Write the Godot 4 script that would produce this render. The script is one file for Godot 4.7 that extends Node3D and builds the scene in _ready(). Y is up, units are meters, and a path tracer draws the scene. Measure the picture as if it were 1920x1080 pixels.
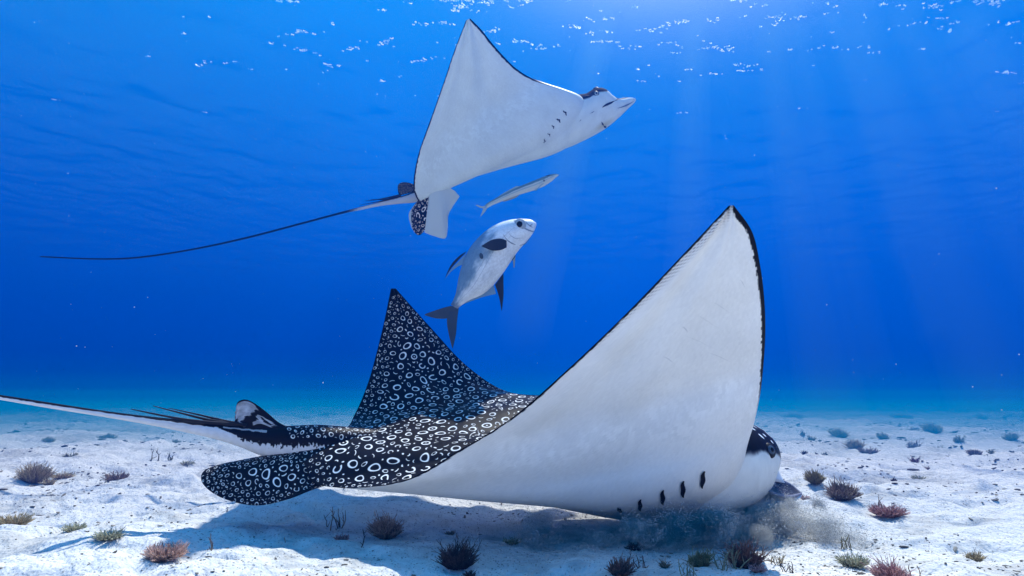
extends Node3D
# Two spotted eagle rays, a silver jack and a remora over a white sand bottom, seen under water.

const F := 1000.0                      # focal length in the photograph's pixels (1920 x 1080)
const PITCH := 0.1974                  # the camera looks up by this much
const EYE := Vector3(0, 0.5, 0)
const SURFACE_Y := 5.6
var SUN := Vector3(0.22, 0.866, -0.449).normalized()

var cam_basis := Basis(Vector3.RIGHT, PITCH)
var n_big := FastNoiseLite.new()
var n_mid := FastNoiseLite.new()
var n_rip := FastNoiseLite.new()
var n_fine := FastNoiseLite.new()
var n_wave := FastNoiseLite.new()
var rng := RandomNumberGenerator.new()
var M := {}
var names := {}


# ---------------------------------------------------------------- meshes
class MB:
	var v := PackedVector3Array()
	var n := PackedVector3Array()
	var uv := PackedVector2Array()
	var c := PackedColorArray()
	var idx := PackedInt32Array()

	func vert(p: Vector3, nn: Vector3, u: Vector2, col := Color.WHITE) -> int:
		v.append(p)
		n.append(nn)
		uv.append(u)
		c.append(col)
		return v.size() - 1

	func tri(a: int, b: int, d: int) -> void:
		var g := (v[b] - v[a]).cross(v[d] - v[a])
		if g.length_squared() < 1e-18:
			return
		if g.dot(n[a] + n[b] + n[d]) > 0.0:
			idx.append_array(PackedInt32Array([a, d, b]))
		else:
			idx.append_array(PackedInt32Array([a, b, d]))

	# w columns (i) by h rows (j); out(i, j) decides the side by the hint normals
	func grid(p: PackedVector3Array, w: int, h: int, hint: PackedVector3Array, wrap := false, col := Color.WHITE, cols := PackedColorArray()) -> void:
		var base := v.size()
		for j in h:
			for i in w:
				var il := (i - 1 + w) % w if wrap else maxi(i - 1, 0)
				var ir := (i + 1) % w if wrap else mini(i + 1, w - 1)
				if wrap and i == 0: il = w - 2
				if wrap and i == w - 1: ir = 1
				var du := p[j * w + ir] - p[j * w + il]
				var dv := p[mini(j + 1, h - 1) * w + i] - p[maxi(j - 1, 0) * w + i]
				var nn := du.cross(dv)
				var hn := hint[j * w + i]
				if nn.length_squared() < 1e-16:
					nn = hn
				nn = nn.normalized()
				if nn.dot(hn) < 0.0:
					nn = -nn
				vert(p[j * w + i], nn, Vector2(float(i) / (w - 1), float(j) / (h - 1)), cols[j * w + i] if cols.size() else col)
		for j in h - 1:
			for i in w - 1:
				var a := base + j * w + i
				tri(a, a + 1, a + w)
				tri(a + 1, a + w + 1, a + w)

	func tube(pts: Array, rad: Array, sides: int, col := Color.WHITE, tip_col = null) -> void:
		var base := v.size()
		var m := pts.size()
		var side := Vector3.ZERO
		for j in m:
			var t: Vector3 = (pts[mini(j + 1, m - 1)] - pts[maxi(j - 1, 0)]).normalized()
			if side == Vector3.ZERO:
				side = t.cross(Vector3(0.31, 0.2, 0.93) if absf(t.z) < 0.8 else Vector3(0.9, 0.3, 0.1)).normalized()
			else:
				side = (side - t * side.dot(t)).normalized()
			var up := t.cross(side)
			var cc: Color = col if tip_col == null else col.lerp(tip_col, float(j) / (m - 1))
			for i in sides + 1:
				var a := TAU * i / sides
				var d := side * cos(a) + up * sin(a)
				vert(pts[j] + d * rad[j], d, Vector2(float(i) / sides, float(j) / (m - 1)), cc)
		var w := sides + 1
		for j in m - 1:
			for i in sides:
				var a := base + j * w + i
				tri(a, a + 1, a + w)
				tri(a + 1, a + w + 1, a + w)
		var e := vert(pts[m - 1] + (pts[m - 1] - pts[m - 2]).normalized() * rad[m - 1], (pts[m - 1] - pts[m - 2]).normalized(), Vector2(0, 1), col if tip_col == null else tip_col)
		for i in sides:
			tri(base + (m - 1) * w + i, base + (m - 1) * w + i + 1, e)

	func ball(at: Vector3, r: Vector3, bas := Basis(), seg := 14, col := Color.WHITE) -> void:
		var base := v.size()
		var h := seg / 2 + 1
		for j in h:
			var th := PI * j / (h - 1)
			for i in seg + 1:
				var ph := TAU * i / seg
				var d := Vector3(sin(th) * cos(ph), cos(th), sin(th) * sin(ph))
				vert(at + bas * (d * r), (bas * (d / r)).normalized(), Vector2(float(i) / seg, float(j) / (h - 1)), col)
		var w := seg + 1
		for j in h - 1:
			for i in seg:
				var a := base + j * w + i
				tri(a, a + 1, a + w)
				tri(a + 1, a + w + 1, a + w)

	func mesh() -> ArrayMesh:
		var arr := []
		arr.resize(Mesh.ARRAY_MAX)
		arr[Mesh.ARRAY_VERTEX] = v
		arr[Mesh.ARRAY_NORMAL] = n
		arr[Mesh.ARRAY_TEX_UV] = uv
		arr[Mesh.ARRAY_COLOR] = c
		arr[Mesh.ARRAY_INDEX] = idx
		var am := ArrayMesh.new()
		am.add_surface_from_arrays(Mesh.PRIMITIVE_TRIANGLES, arr)
		return am


func numbered(called: String) -> String:
	var k: int = names.get(called, 0)
	names[called] = k + 1
	return called if k == 0 else "%s_%03d" % [called, k]


func part(mb, called: String, mat: Material, parent: Node3D) -> MeshInstance3D:
	var o := MeshInstance3D.new()
	o.name = called
	o.mesh = mb.mesh() if mb is MB else mb
	o.material_override = mat
	var k := 0
	while parent.has_node(NodePath(o.name)):
		k += 1
		o.name = "%s_%03d" % [called, k]
	parent.add_child(o, true)
	# parts are built in world space; hand them their own place under the thing
	if parent != self:
		o.position = -parent.position if parent.get_parent() == self and parent.get_class() == "Node3D" else Vector3.ZERO
	return o


func thing(called: String, label: String, category: String, where := Vector3.ZERO, group := "") -> Node3D:
	var o := Node3D.new()
	o.name = numbered(called)
	add_child(o, true)
	o.position = where
	o.set_meta("label", label)
	o.set_meta("category", category)
	if group:
		o.set_meta("group", group)
	return o


func structure(o: Node3D, label := "", category := "") -> void:
	o.set_meta("kind", "structure")
	if label:
		o.set_meta("label", label)
		o.set_meta("category", category)


# a spot in the world from where it shows in the photograph and how deep it lies
func at(px: float, py: float, d: float) -> Vector3:
	return EYE + cam_basis * Vector3((px - 960.0) / F * d, (540.0 - py) / F * d, -d)


func to_px(p: Vector3) -> Vector2:
	var q := cam_basis.inverse() * (p - EYE)
	return Vector2(960.0 + F * q.x / -q.z, 540.0 - F * q.y / -q.z)


func ground_at(px: float, py: float) -> Vector3:
	var dir := cam_basis * Vector3((px - 960.0) / F, (540.0 - py) / F, -1.0)
	var y := 0.0
	var p := Vector3.ZERO
	for k in 4:
		p = EYE + dir * ((y - EYE.y) / minf(dir.y, -0.008))
		y = sand_height(p.x, p.z)
	return Vector3(p.x, y, p.z)


func sand_height(x: float, z: float) -> float:
	var r := sqrt(x * x + z * z)
	var y := n_big.get_noise_2d(x, z) * 0.10 * smoothstep(2.0, 9.0, r)
	var m := n_mid.get_noise_2d(x, z)
	y += m * 0.075
	y += absf(n_mid.get_noise_2d(x * 2.3 + 40.0, z * 3.1)) * 0.055
	y += n_rip.get_noise_2d(x * 0.8, z * 2.0) * 0.018 * (0.5 + 0.5 * smoothstep(-0.3, 0.4, n_big.get_noise_2d(x * 3.0 + 9.0, z * 3.0)))
	y += n_fine.get_noise_2d(x * 2.2 + 3.0, z * 3.4) * 0.014
	# pits and lumps that other rays have dug
	var d := n_fine.get_noise_2d(x * 0.55 + 7.0, z * 0.8)
	y -= smoothstep(0.2, 0.55, d) * 0.045
	# the bed lies level under the ray that feeds
	var k := exp(-(pow((x - 0.55) / 0.9, 2) + pow((z + 2.2) / 0.5, 2)))
	y = lerpf(y, -0.02, 0.75 * k)
	return y - 0.01


static func cr(a: float, b: float, c: float, d: float, t: float) -> float:
	return 0.5 * (2.0 * b + (c - a) * t + (2.0 * a - 5.0 * b + 4.0 * c - d) * t * t + (3.0 * b - a - 3.0 * c + d) * t * t * t)


# rows of numbers, keyed by their first; smooth in between (monotone where it matters little)
func sample(rows: Array, x: float) -> PackedFloat32Array:
	var k := 0
	while k < rows.size() - 2 and x > rows[k + 1][0]:
		k += 1
	var a: Array = rows[k]
	var b: Array = rows[k + 1]
	var h: float = b[0] - a[0]
	var t := clampf((x - a[0]) / h, 0.0, 1.0)
	var out := PackedFloat32Array()
	var pa: Array = rows[maxi(k - 1, 0)]
	var pb: Array = rows[mini(k + 2, rows.size() - 1)]
	for i in range(1, a.size()):
		var m0: float = (b[i] - pa[i]) / maxf(b[0] - pa[0], 1e-5)
		var m1: float = (pb[i] - a[i]) / maxf(pb[0] - a[0], 1e-5)
		var t2 := t * t
		var t3 := t2 * t
		out.append((2.0 * t3 - 3.0 * t2 + 1.0) * a[i] + (t3 - 2.0 * t2 + t) * h * m0 + (3.0 * t2 - 2.0 * t3) * b[i] + (t3 - t2) * h * m1)
	return out


# a smooth curve through the points, n of them
func curve(pts: Array, n: int) -> Array:
	var out := []
	var m := pts.size() - 1
	for k in n:
		var x := float(k) / (n - 1) * m
		var i := mini(int(x), m - 1)
		var t := x - i
		var a: Vector3 = pts[maxi(i - 1, 0)]
		var b: Vector3 = pts[i]
		var c: Vector3 = pts[i + 1]
		var d: Vector3 = pts[mini(i + 2, m)]
		out.append(Vector3(cr(a.x, b.x, c.x, d.x, t), cr(a.y, b.y, c.y, d.y, t), cr(a.z, b.z, c.z, d.z, t)))
	return out


func pixels(list: Array) -> Array:
	var out := []
	for q in list:
		out.append(at(q[0], q[1], q[2]))
	return out


# a thin fin between a root line and an outer line: {top, bottom, p, w, h}
func fin(root: Array, outer: Array, thick: float, side: Vector3, belly := 0.0, nu := 15, ns := 31) -> Dictionary:
	var ra := curve(root, ns)
	var oa := curve(outer, ns)
	var p := PackedVector3Array()
	for j in ns:
		for i in nu:
			var u := float(i) / (nu - 1)
			var s := float(j) / (ns - 1)
			p.append(ra[j].lerp(oa[j], u) + side * belly * sin(PI * u) * sin(PI * s))
	var top := PackedVector3Array()
	var bot := PackedVector3Array()
	var hn := PackedVector3Array()
	var hd := PackedVector3Array()
	for j in ns:
		for i in nu:
			var du := p[j * nu + mini(i + 1, nu - 1)] - p[j * nu + maxi(i - 1, 0)]
			var dv := p[mini(j + 1, ns - 1) * nu + i] - p[maxi(j - 1, 0) * nu + i]
			var n := du.cross(dv).normalized()
			if n.dot(side) < 0.0:
				n = -n
			if n == Vector3.ZERO:
				n = side
			var e := (1.0 - float(i) / (nu - 1)) * 0.8 + 0.2
			e *= clampf(minf(j, ns - 1 - j) / 3.0, 0.0, 1.0)
			if i == nu - 1:
				e = 0.0
			top.append(p[j * nu + i] + n * thick * e * 0.5)
			bot.append(p[j * nu + i] - n * thick * e * 0.5)
			hn.append(n)
			hd.append(-n)
	return {"p": p, "top": top, "bottom": bot, "up": hn, "down": hd, "w": nu, "h": ns}


func fin_part(f: Dictionary, called: String, mat: Material, parent: Node3D) -> MeshInstance3D:
	var mb := MB.new()
	mb.grid(f.top, f.w, f.h, f.up)
	mb.grid(f.bottom, f.w, f.h, f.down)
	return part(mb, called, mat, parent)


# A body swells towards the camera, where perspective spreads it: draw its outline in by as much.
func drawn_in(rows: Array, share: float) -> Array:
	var out := []
	for r in rows:
		var k: float = (r[4] - r[5] * share) / r[4]
		out.append([960.0 + (r[0] - 960.0) * k, 540.0 + (r[1] - 540.0) * k, 960.0 + (r[2] - 960.0) * k, 540.0 + (r[3] - 540.0) * k, r[4], r[5]])
	return out


# where the photograph's pixel falls on the near side of a loft: [place, normal]
func on_loft(l: Dictionary, px: float, py: float) -> Array:
	var best := 1e9
	var k := 0
	for q in l.p.size():
		if l.hint[q].dot(EYE - l.p[q]) < 0.0:
			continue
		var e := to_px(l.p[q]).distance_squared_to(Vector2(px, py))
		if e < best:
			best = e
			k = q
	var depth: float = -(cam_basis.inverse() * (l.p[k] - EYE)).z
	return [at(px, py, depth), l.hint[k].normalized()]


# rings between a back line and a belly line: rows [tx, ty, bx, by, depth, half width]
func loft_rows(rows: Array, n_rows: int, sides: int, power := 2.0) -> Dictionary:
	var p := PackedVector3Array()
	var hn := PackedVector3Array()
	var keyed := []
	for k in rows.size():
		keyed.append([float(k) / (rows.size() - 1)] + rows[k])
	var w := sides + 1
	var first := at((rows[0][0] + rows[0][2]) / 2.0, (rows[0][1] + rows[0][3]) / 2.0, rows[0][4])
	var r9: Array = rows[rows.size() - 1]
	var last := at((r9[0] + r9[2]) / 2.0, (r9[1] + r9[3]) / 2.0, r9[4])
	var axis := (last - first).normalized()
	for j in n_rows:
		var s := sample(keyed, float(j) / (n_rows - 1))
		var a := at(s[0], s[1], s[4])
		var b := at(s[2], s[3], s[4])
		var mid := (a + b) / 2.0
		var up := (a - b) / 2.0
		var side := axis.cross(up.normalized()).normalized()
		if side.dot(EYE - mid) < 0.0:
			side = -side                     # the camera's side first
		for i in w:
			var th := TAU * i / sides
			var cx := cos(th)
			var sx := sin(th)
			var q := Vector2(signf(cx) * pow(absf(cx), 2.0 / power), signf(sx) * pow(absf(sx), 2.0 / power))
			var pt := mid + up * q.x + side * maxf(s[5], 0.001) * q.y
			p.append(pt)
			var hint := pt - mid
			if j == n_rows - 1: hint = axis
			hn.append(hint)
	return {"p": p, "hint": hn, "w": w, "h": n_rows, "axis": axis, "first": first, "last": last}


func add_loft(mb: MB, l: Dictionary) -> void:
	mb.grid(l.p, l.w, l.h, l.hint, true)


# ---------------------------------------------------------------- skin pictures
func to_tex(b: PackedByteArray, w: int, h: int) -> ImageTexture:
	var im := Image.create_from_data(w, h, false, Image.FORMAT_RGB8, b)
	return ImageTexture.create_from_image(im)


func put(b: PackedByteArray, w: int, x: int, y: int, c: Color, k: float) -> void:
	var o := (y * w + x) * 3
	b[o] = int(lerpf(b[o], c.r8, k))
	b[o + 1] = int(lerpf(b[o + 1], c.g8, k))
	b[o + 2] = int(lerpf(b[o + 2], c.b8, k))


# Draws pale rings, hooks, beans and dots on a skin whose grid p (gw x gh, column = u, row = v) tells how big each stretch of the picture is on the animal.
func draw_spots(b: PackedByteArray, w: int, h: int, p: PackedVector3Array, gw: int, gh: int, seed_: int, size: float, keep_edge := 0.012, u_range := Vector2(0.01, 0.99), v_range := Vector2(0.01, 0.99), white := Color(0.92, 0.91, 0.89)) -> void:
	var r := RandomNumberGenerator.new()
	r.seed = seed_
	var taken := {}
	var cell := 0.07 * size
	for pass_ in 3:
		var tries: int = [3200, 8000, 12000][pass_]
		for k in tries:
			var u := r.randf_range(u_range.x, u_range.y)
			var v := r.randf_range(v_range.x, v_range.y)
			var gi := clampi(int(u * (gw - 1)), 1, gw - 2)
			var gj := clampi(int(v * (gh - 1)), 1, gh - 2)
			var pu := (p[gj * gw + gi + 1] - p[gj * gw + gi - 1]) * (gw - 1) / 2.0
			var pv := (p[(gj + 1) * gw + gi] - p[(gj - 1) * gw + gi]) * (gh - 1) / 2.0
			if pu.length() < 0.06 or pv.length() < 0.06 or absf(pu.normalized().dot(pv.normalized())) > 0.94:
				continue
			var a := p[int(v * (gh - 1)) * gw + gi]
			var q := a + pu * (u - float(gi) / (gw - 1)) + pv * (v - float(gj) / (gh - 1))
			var edge := minf(minf(u, 1.0 - u) * pu.length(), minf(v, 1.0 - v) * pv.length())
			if edge < keep_edge:
				continue
			var near_edge := clampf(edge / 0.16, 0.42, 1.0)
			var rad: float = [r.randf_range(0.0145, 0.0205), r.randf_range(0.008, 0.0115), r.randf_range(0.0038, 0.006)][pass_] * size * near_edge
			var gap: float = [0.0165, 0.0115, 0.0085][pass_] * size * (0.55 + 0.45 * near_edge)
			var key := Vector3i((q / cell).floor())
			var ok := true
			for dx in [-1, 0, 1]:
				for dy in [-1, 0, 1]:
					for dz in [-1, 0, 1]:
						for o in taken.get(key + Vector3i(dx, dy, dz), []):
							if q.distance_to(o[0]) < rad + o[1] + gap:
								ok = false
								break
			if not ok:
				continue
			if not taken.has(key):
				taken[key] = []
			taken[key].append([q, rad])
			# the frame on the skin, and from it the picture's ellipse
			var ex := pv.normalized()
			var ey := (pu - ex * pu.dot(ex))
			var turn := r.randf() * TAU
			var long := r.randf_range(0.0, 0.28) if pass_ == 0 else r.randf_range(0.0, 0.5)
			var kind := 0
			var roll := r.randf()
			if pass_ == 0:
				kind = 0 if roll < 0.88 else (1 if roll < 0.96 else 4)
			elif pass_ == 1:
				kind = 0 if roll < 0.56 else (1 if roll < 0.66 else 3)
			else:
				kind = 2 if roll < 0.62 else 3
			var line := clampf(rad * 0.28, 0.0026, 0.005) * size * (0.7 + 0.3 * near_edge)
			if pass_ == 2: line = rad * 0.75
			var ph1 := r.randf() * TAU
			var ph2 := r.randf() * TAU
			var wob := 0.05 if pass_ == 0 else 0.09
			var reach := rad * 1.6 + line
			var hu := int(ceil(reach / maxf(ey.length(), 0.02) * w)) + 1
			var hv := int(ceil(reach / pv.length() * h)) + 1
			# a slanted frame needs a wider box
			hv += int(absf(pu.dot(ex)) / pv.length() * hu * h / w)
			var cx := int(u * w)
			var cy := int(v * h)
			var ct := cos(turn)
			var st := sin(turn)
			var ul := ey.length()
			var px := pu.dot(ex)
			var vl := pv.length()
			var soft := 0.0011
			for y in range(maxi(cy - hv, 0), mini(cy + hv + 1, h)):
				for x in range(maxi(cx - hu, 0), mini(cx + hu + 1, w)):
					var du := float(x) / w - u
					var dv := float(y) / h - v
					var X := du * px + dv * vl
					var Y := du * ul
					var A := (X * ct + Y * st) / (1.0 + long)
					var B := (Y * ct - X * st) * (1.0 + long * 0.6)
					var d := sqrt(A * A + B * B)
					if d > rad * 1.5 + line:
						continue
					var ang := atan2(B, A)
					var rr := rad * (1.0 + wob * sin(ang * 2.0 + ph1) + wob * 0.6 * sin(ang * 3.0 + ph2))
					var e := 0.0
					match kind:
						0: e = absf(d - rr * 0.82) - line * (0.62 + 0.2 * sin(ang + ph2))
						1: e = absf(d - rr * 0.82) - line * 0.66 if absf(angle_difference(ang, ph1)) > 0.75 else maxf(absf(d - rr * 0.82) - line * 0.6, 0.003)
						2: e = d - rr * 0.8
						3:
							var bend := A * A / rad * 0.5
							e = Vector2(maxf(absf(A) - rad * 0.75, 0.0), B + bend - rad * 0.15).length() - line * 0.72
						4: e = minf(absf(d - rr * 0.85) - line * 0.62, d - rr * 0.2)
					var k2 := clampf(0.5 - e / (2.0 * soft), 0.0, 1.0)
					if k2 > 0.0:
						put(b, w, x, y, white, k2)


func dark_skin(w: int, h: int, seed_: int) -> PackedByteArray:
	var b := PackedByteArray()
	b.resize(w * h * 3)
	var n := FastNoiseLite.new()
	n.seed = seed_
	n.frequency = 0.02
	n.fractal_octaves = 3
	for y in h:
		for x in w:
			var k := 0.5 + 0.5 * n.get_noise_2d(x * 0.6, y * 0.4)
			var o := (y * w + x) * 3
			b[o] = int(12 + 13 * k)
			b[o + 1] = int(11 + 12 * k)
			b[o + 2] = int(14 + 12 * k)
	return b


# white belly with a dark rim on the wing edges, faint blotches and specks; u runs from leading to trailing edge, v over the span
func belly_skin(w: int, h: int, p: PackedVector3Array, gw: int, gh: int, seed_: int, rim: float, fringe: float, tone := Color(0.995, 0.985, 0.96)) -> PackedByteArray:
	var b := PackedByteArray()
	b.resize(w * h * 3)
	var n := FastNoiseLite.new()
	n.seed = seed_
	n.frequency = 1.0
	n.fractal_octaves = 4
	var s := FastNoiseLite.new()
	s.seed = seed_ + 5
	s.frequency = 1.0
	s.noise_type = FastNoiseLite.TYPE_CELLULAR
	s.cellular_return_type = FastNoiseLite.RETURN_DISTANCE
	for y in h:
		var v := float(y) / (h - 1)
		var gj := clampi(int(v * (gh - 1)), 0, gh - 1)
		var lead := p[gj * gw].distance_to(p[gj * gw + 3]) * (gw - 1) / 3.0
		var chord := 0.0
		for i in range(0, gw - 4, 4):
			chord += p[gj * gw + i].distance_to(p[gj * gw + i + 4])
		chord *= float(gw - 1) / (((gw - 5) / 4 + 1) * 4)
		var span := absf(v * 2.0 - 1.0)
		var out_ := smoothstep(0.16, 0.4, span)
		for x in w:
			var u := float(x) / (w - 1)
			var q := p[gj * gw + clampi(int(u * (gw - 1)), 0, gw - 1)]
			q = q.lerp(p[gj * gw + clampi(int(u * (gw - 1)) + 1, 0, gw - 1)], u * (gw - 1) - int(u * (gw - 1)))
			var k := n.get_noise_3d(q.x * 5.0, q.y * 5.0, q.z * 5.0)
			var f := n.get_noise_3d(q.x * 60.0, q.y * 60.0, q.z * 60.0)
			# two faint cloudy bands across the wing where the skin is paler
			var band := exp(-pow((span - 0.42 - 0.12 * k) / 0.05, 2)) * smoothstep(0.05, 0.35, n.get_noise_3d(q.x * 22.0, q.y * 22.0, q.z * 22.0) + 0.2)
			var L := 0.86 + 0.035 * k + 0.03 * f + 0.035 * band
			var spk := s.get_noise_3d(q.x * 34.0, q.y * 34.0, q.z * 34.0)
			if spk < -0.90 + 0.06 * k:
				L *= 0.72
			var uw := lerpf(u, u * u * (3.0 - 2.0 * u), 0.7)
			var dl := uw * chord
			var dt := (1.0 - uw) * chord
			var jag := 1.0 + 0.55 * f + 0.4 * n.get_noise_1d((q.x + q.y + q.z) * 45.0)
			var dark := smoothstep(rim * 1.15, rim * 0.75, dl / maxf(0.4 + 0.6 * jag, 0.3)) * smoothstep(0.3, 0.5, span)
			dark = maxf(dark, smoothstep(rim * 0.85, rim * 0.5, dt / maxf(jag, 0.3)) * smoothstep(0.12, 0.2, span))
			# rows of fine dots inside the trailing rim, densest at the wing tip
			if fringe > 0.0 and dt < 0.085 and span > 0.58:
				var along := v * 2.2 / 0.0085
				var row := dt / 0.011
				var hit := Vector2(along - floor(along) - 0.5, row - floor(row) - 0.5).length()
				var keep := smoothstep(0.09 * smoothstep(0.58, 0.95, span), 0.0, dt) * fringe
				dark = maxf(dark, smoothstep(0.42, 0.22, hit) * keep * (0.65 + 0.6 * f))
			L = lerpf(L, 0.045, clampf(dark, 0.0, 1.0))
			var o := (y * w + x) * 3
			b[o] = clampi(int(255.0 * L * tone.r), 0, 255)
			b[o + 1] = clampi(int(255.0 * L * tone.g), 0, 255)
			b[o + 2] = clampi(int(255.0 * (L * tone.b + 0.004)), 0, 255)
	return b


func skin(tex: Texture2D, rough := 0.48, relief: Texture2D = null) -> StandardMaterial3D:
	var m := StandardMaterial3D.new()
	m.albedo_texture = tex
	m.roughness = rough
	m.metallic_specular = 0.18
	m.texture_repeat = false
	if relief:
		m.heightmap_enabled = true
		m.heightmap_texture = relief
		m.heightmap_scale = 0.3
	return m


func plain_mat(c: Color, rough := 0.5, vc := false) -> StandardMaterial3D:
	var m := StandardMaterial3D.new()
	m.albedo_color = c.linear_to_srgb()
	m.roughness = rough
	m.metallic_specular = 0.25
	m.vertex_color_use_as_albedo = vc
	return m


# ---------------------------------------------------------------- rays
# stations: [v, leading x, y, depth, trailing x, y, depth, thickness up, thickness down]
func ray_disc(stations: Array, nu: int, nv: int, sag := 0.0) -> Dictionary:
	var p := PackedVector3Array()
	var ups := PackedFloat32Array()
	var downs := PackedFloat32Array()
	for j in nv:
		var v := lerpf(-1.0, 1.0, float(j) / (nv - 1))
		var s := sample(stations, v)
		var l := at(s[0], s[1], s[2])
		var t := at(s[3], s[4], s[5])
		ups.append(maxf(s[6], 0.0))
		downs.append(maxf(s[7], 0.0))
		for i in nu:
			var u := float(i) / (nu - 1)
			u = lerpf(u, u * u * (3.0 - 2.0 * u), 0.7)      # finer at both edges
			p.append(l.lerp(t, u))
	var nn := PackedVector3Array()
	for j in nv:
		for i in nu:
			var j0 := clampi(j - 3, 0, nv - 1)
			var j1 := clampi(j + 3, 0, nv - 1)
			var du := p[j * nu + mini(i + 2, nu - 1)] - p[j * nu + maxi(i - 2, 0)]
			if j < 3 or j > nv - 4:
				var jj := clampi(j, 3, nv - 4)
				du = p[jj * nu + mini(i + 2, nu - 1)] - p[jj * nu + maxi(i - 2, 0)]
			nn.append(du.cross(p[j1 * nu + i] - p[j0 * nu + i]).normalized())
	var mid := nn[(nv / 2) * nu + nu / 2]
	var sgn := 1.0 if mid.y > 0.0 else -1.0
	var top := PackedVector3Array()
	var bot := PackedVector3Array()
	var hu := PackedVector3Array()
	var hd := PackedVector3Array()
	for j in nv:
		var span := absf(lerpf(-1.0, 1.0, float(j) / (nv - 1)))
		for i in nu:
			var u := float(i) / (nu - 1)
			u = lerpf(u, u * u * (3.0 - 2.0 * u), 0.7)
			var n := nn[j * nu + i] * sgn
			var a := 2.38 * sqrt(u) * pow(1.0 - u, 0.85)
			var d := 2.2 * pow(u, 0.42) * pow(1.0 - u, 0.95)
			if i == 0 or i == nu - 1:
				a = 0.0
				d = 0.0
			# faint muscle bands and a loose trailing edge
			var soft := 0.008 * sin(u * 16.0 + span * 5.0) * smoothstep(0.1, 0.5, span) * sin(PI * u)
			var q := p[j * nu + i] + n * soft
			top.append(q + n * ups[j] * a)
			var low := q - n * downs[j] * d
			low.y -= sag * exp(-pow((u - 0.22) / 0.26, 2)) * exp(-pow((lerpf(-1.0, 1.0, float(j) / (nv - 1)) - 0.07) / 0.15, 2)) * smoothstep(0.0, 0.06, u)
			bot.append(low)
			hu.append(n)
			hd.append(-n)
	return {"top": top, "bottom": bot, "up": hu, "down": hd, "w": nu, "h": nv}


# where the photograph's pixel falls on the belly side of a disc: {p, n, i, j}
func on_skin(d: Dictionary, px: float, py: float, j_from := 0) -> Dictionary:
	var g: PackedVector3Array = d.bottom
	var w: int = d.w
	var h: int = d.h
	if not d.has("px"):
		var flat := PackedVector2Array()
		for q in g:
			flat.append(to_px(q))
		d.px = flat
	var px_: PackedVector2Array = d.px
	var best := 1e9
	var bk := 0
	var c := Vector2(px, py)
	for k in range(j_from * w, px_.size()):
		var e := px_[k].distance_squared_to(c)
		if e < best:
			best = e
			bk = k
	var bi := clampi(bk % w, 1, w - 2)
	var bj := clampi(bk / w, 1, h - 2)
	var q := g[bj * w + bi]
	var n := (g[bj * w + bi + 1] - g[bj * w + bi - 1]).cross(g[(bj + 1) * w + bi] - g[(bj - 1) * w + bi]).normalized()
	if n.dot(d.down[bj * w + bi]) < 0.0:
		n = -n
	# the exact spot: where the line of sight meets the skin near there
	var dir := (cam_basis * Vector3((px - 960.0) / F, (540.0 - py) / F, -1.0)).normalized()
	var near := 1e9
	for j in range(maxi(bj - 5, j_from), mini(bj + 5, h - 1)):
		for i in range(maxi(bi - 4, 0), mini(bi + 4, w - 1)):
			var o := j * w + i
			for t in [[o, o + 1, o + w], [o + 1, o + w + 1, o + w]]:
				var hit = Geometry3D.ray_intersects_triangle(EYE, dir, g[t[0]], g[t[1]], g[t[2]])
				if hit != null and EYE.distance_to(hit) < near:
					near = EYE.distance_to(hit)
					q = hit
	return {"p": q, "n": n, "i": bi, "j": bj}


# a slit in the skin: a ribbon that follows the pixels, darkest in its fold, with a pale lip along one side
func slit(d: Dictionary, from: Vector2, to: Vector2, bow: float, width_px: float, dark: Material, parent: Node3D, called: String, j_from: int) -> void:
	var mb := MB.new()
	var n_ := 9
	var axis := (to - from)
	var across := Vector2(-axis.y, axis.x).normalized()
	var g := PackedVector3Array()
	var hint := PackedVector3Array()
	for k in n_:
		var t := float(k) / (n_ - 1)
		var c := from + axis * t + across * bow * sin(PI * t) + across * 1.2 * sin(t * 9.0)
		var wd := width_px * pow(sin(PI * clampf(t, 0.04, 0.96)), 0.6) * 0.5
		var a := on_skin(d, c.x, c.y, j_from)
		var depth: float = -(cam_basis.inverse() * (a.p - EYE)).z
		for s in [-1.0, -0.4, 0.4, 1.0]:
			var q := on_skin(d, c.x + across.x * wd * s, c.y + across.y * wd * s, j_from)
			g.append(q.p + q.n * (0.004 if absf(s) > 0.9 else 0.003))
			hint.append(q.n)
	mb.grid(g, 4, n_, hint)
	part(mb, called, dark, parent)


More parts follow.
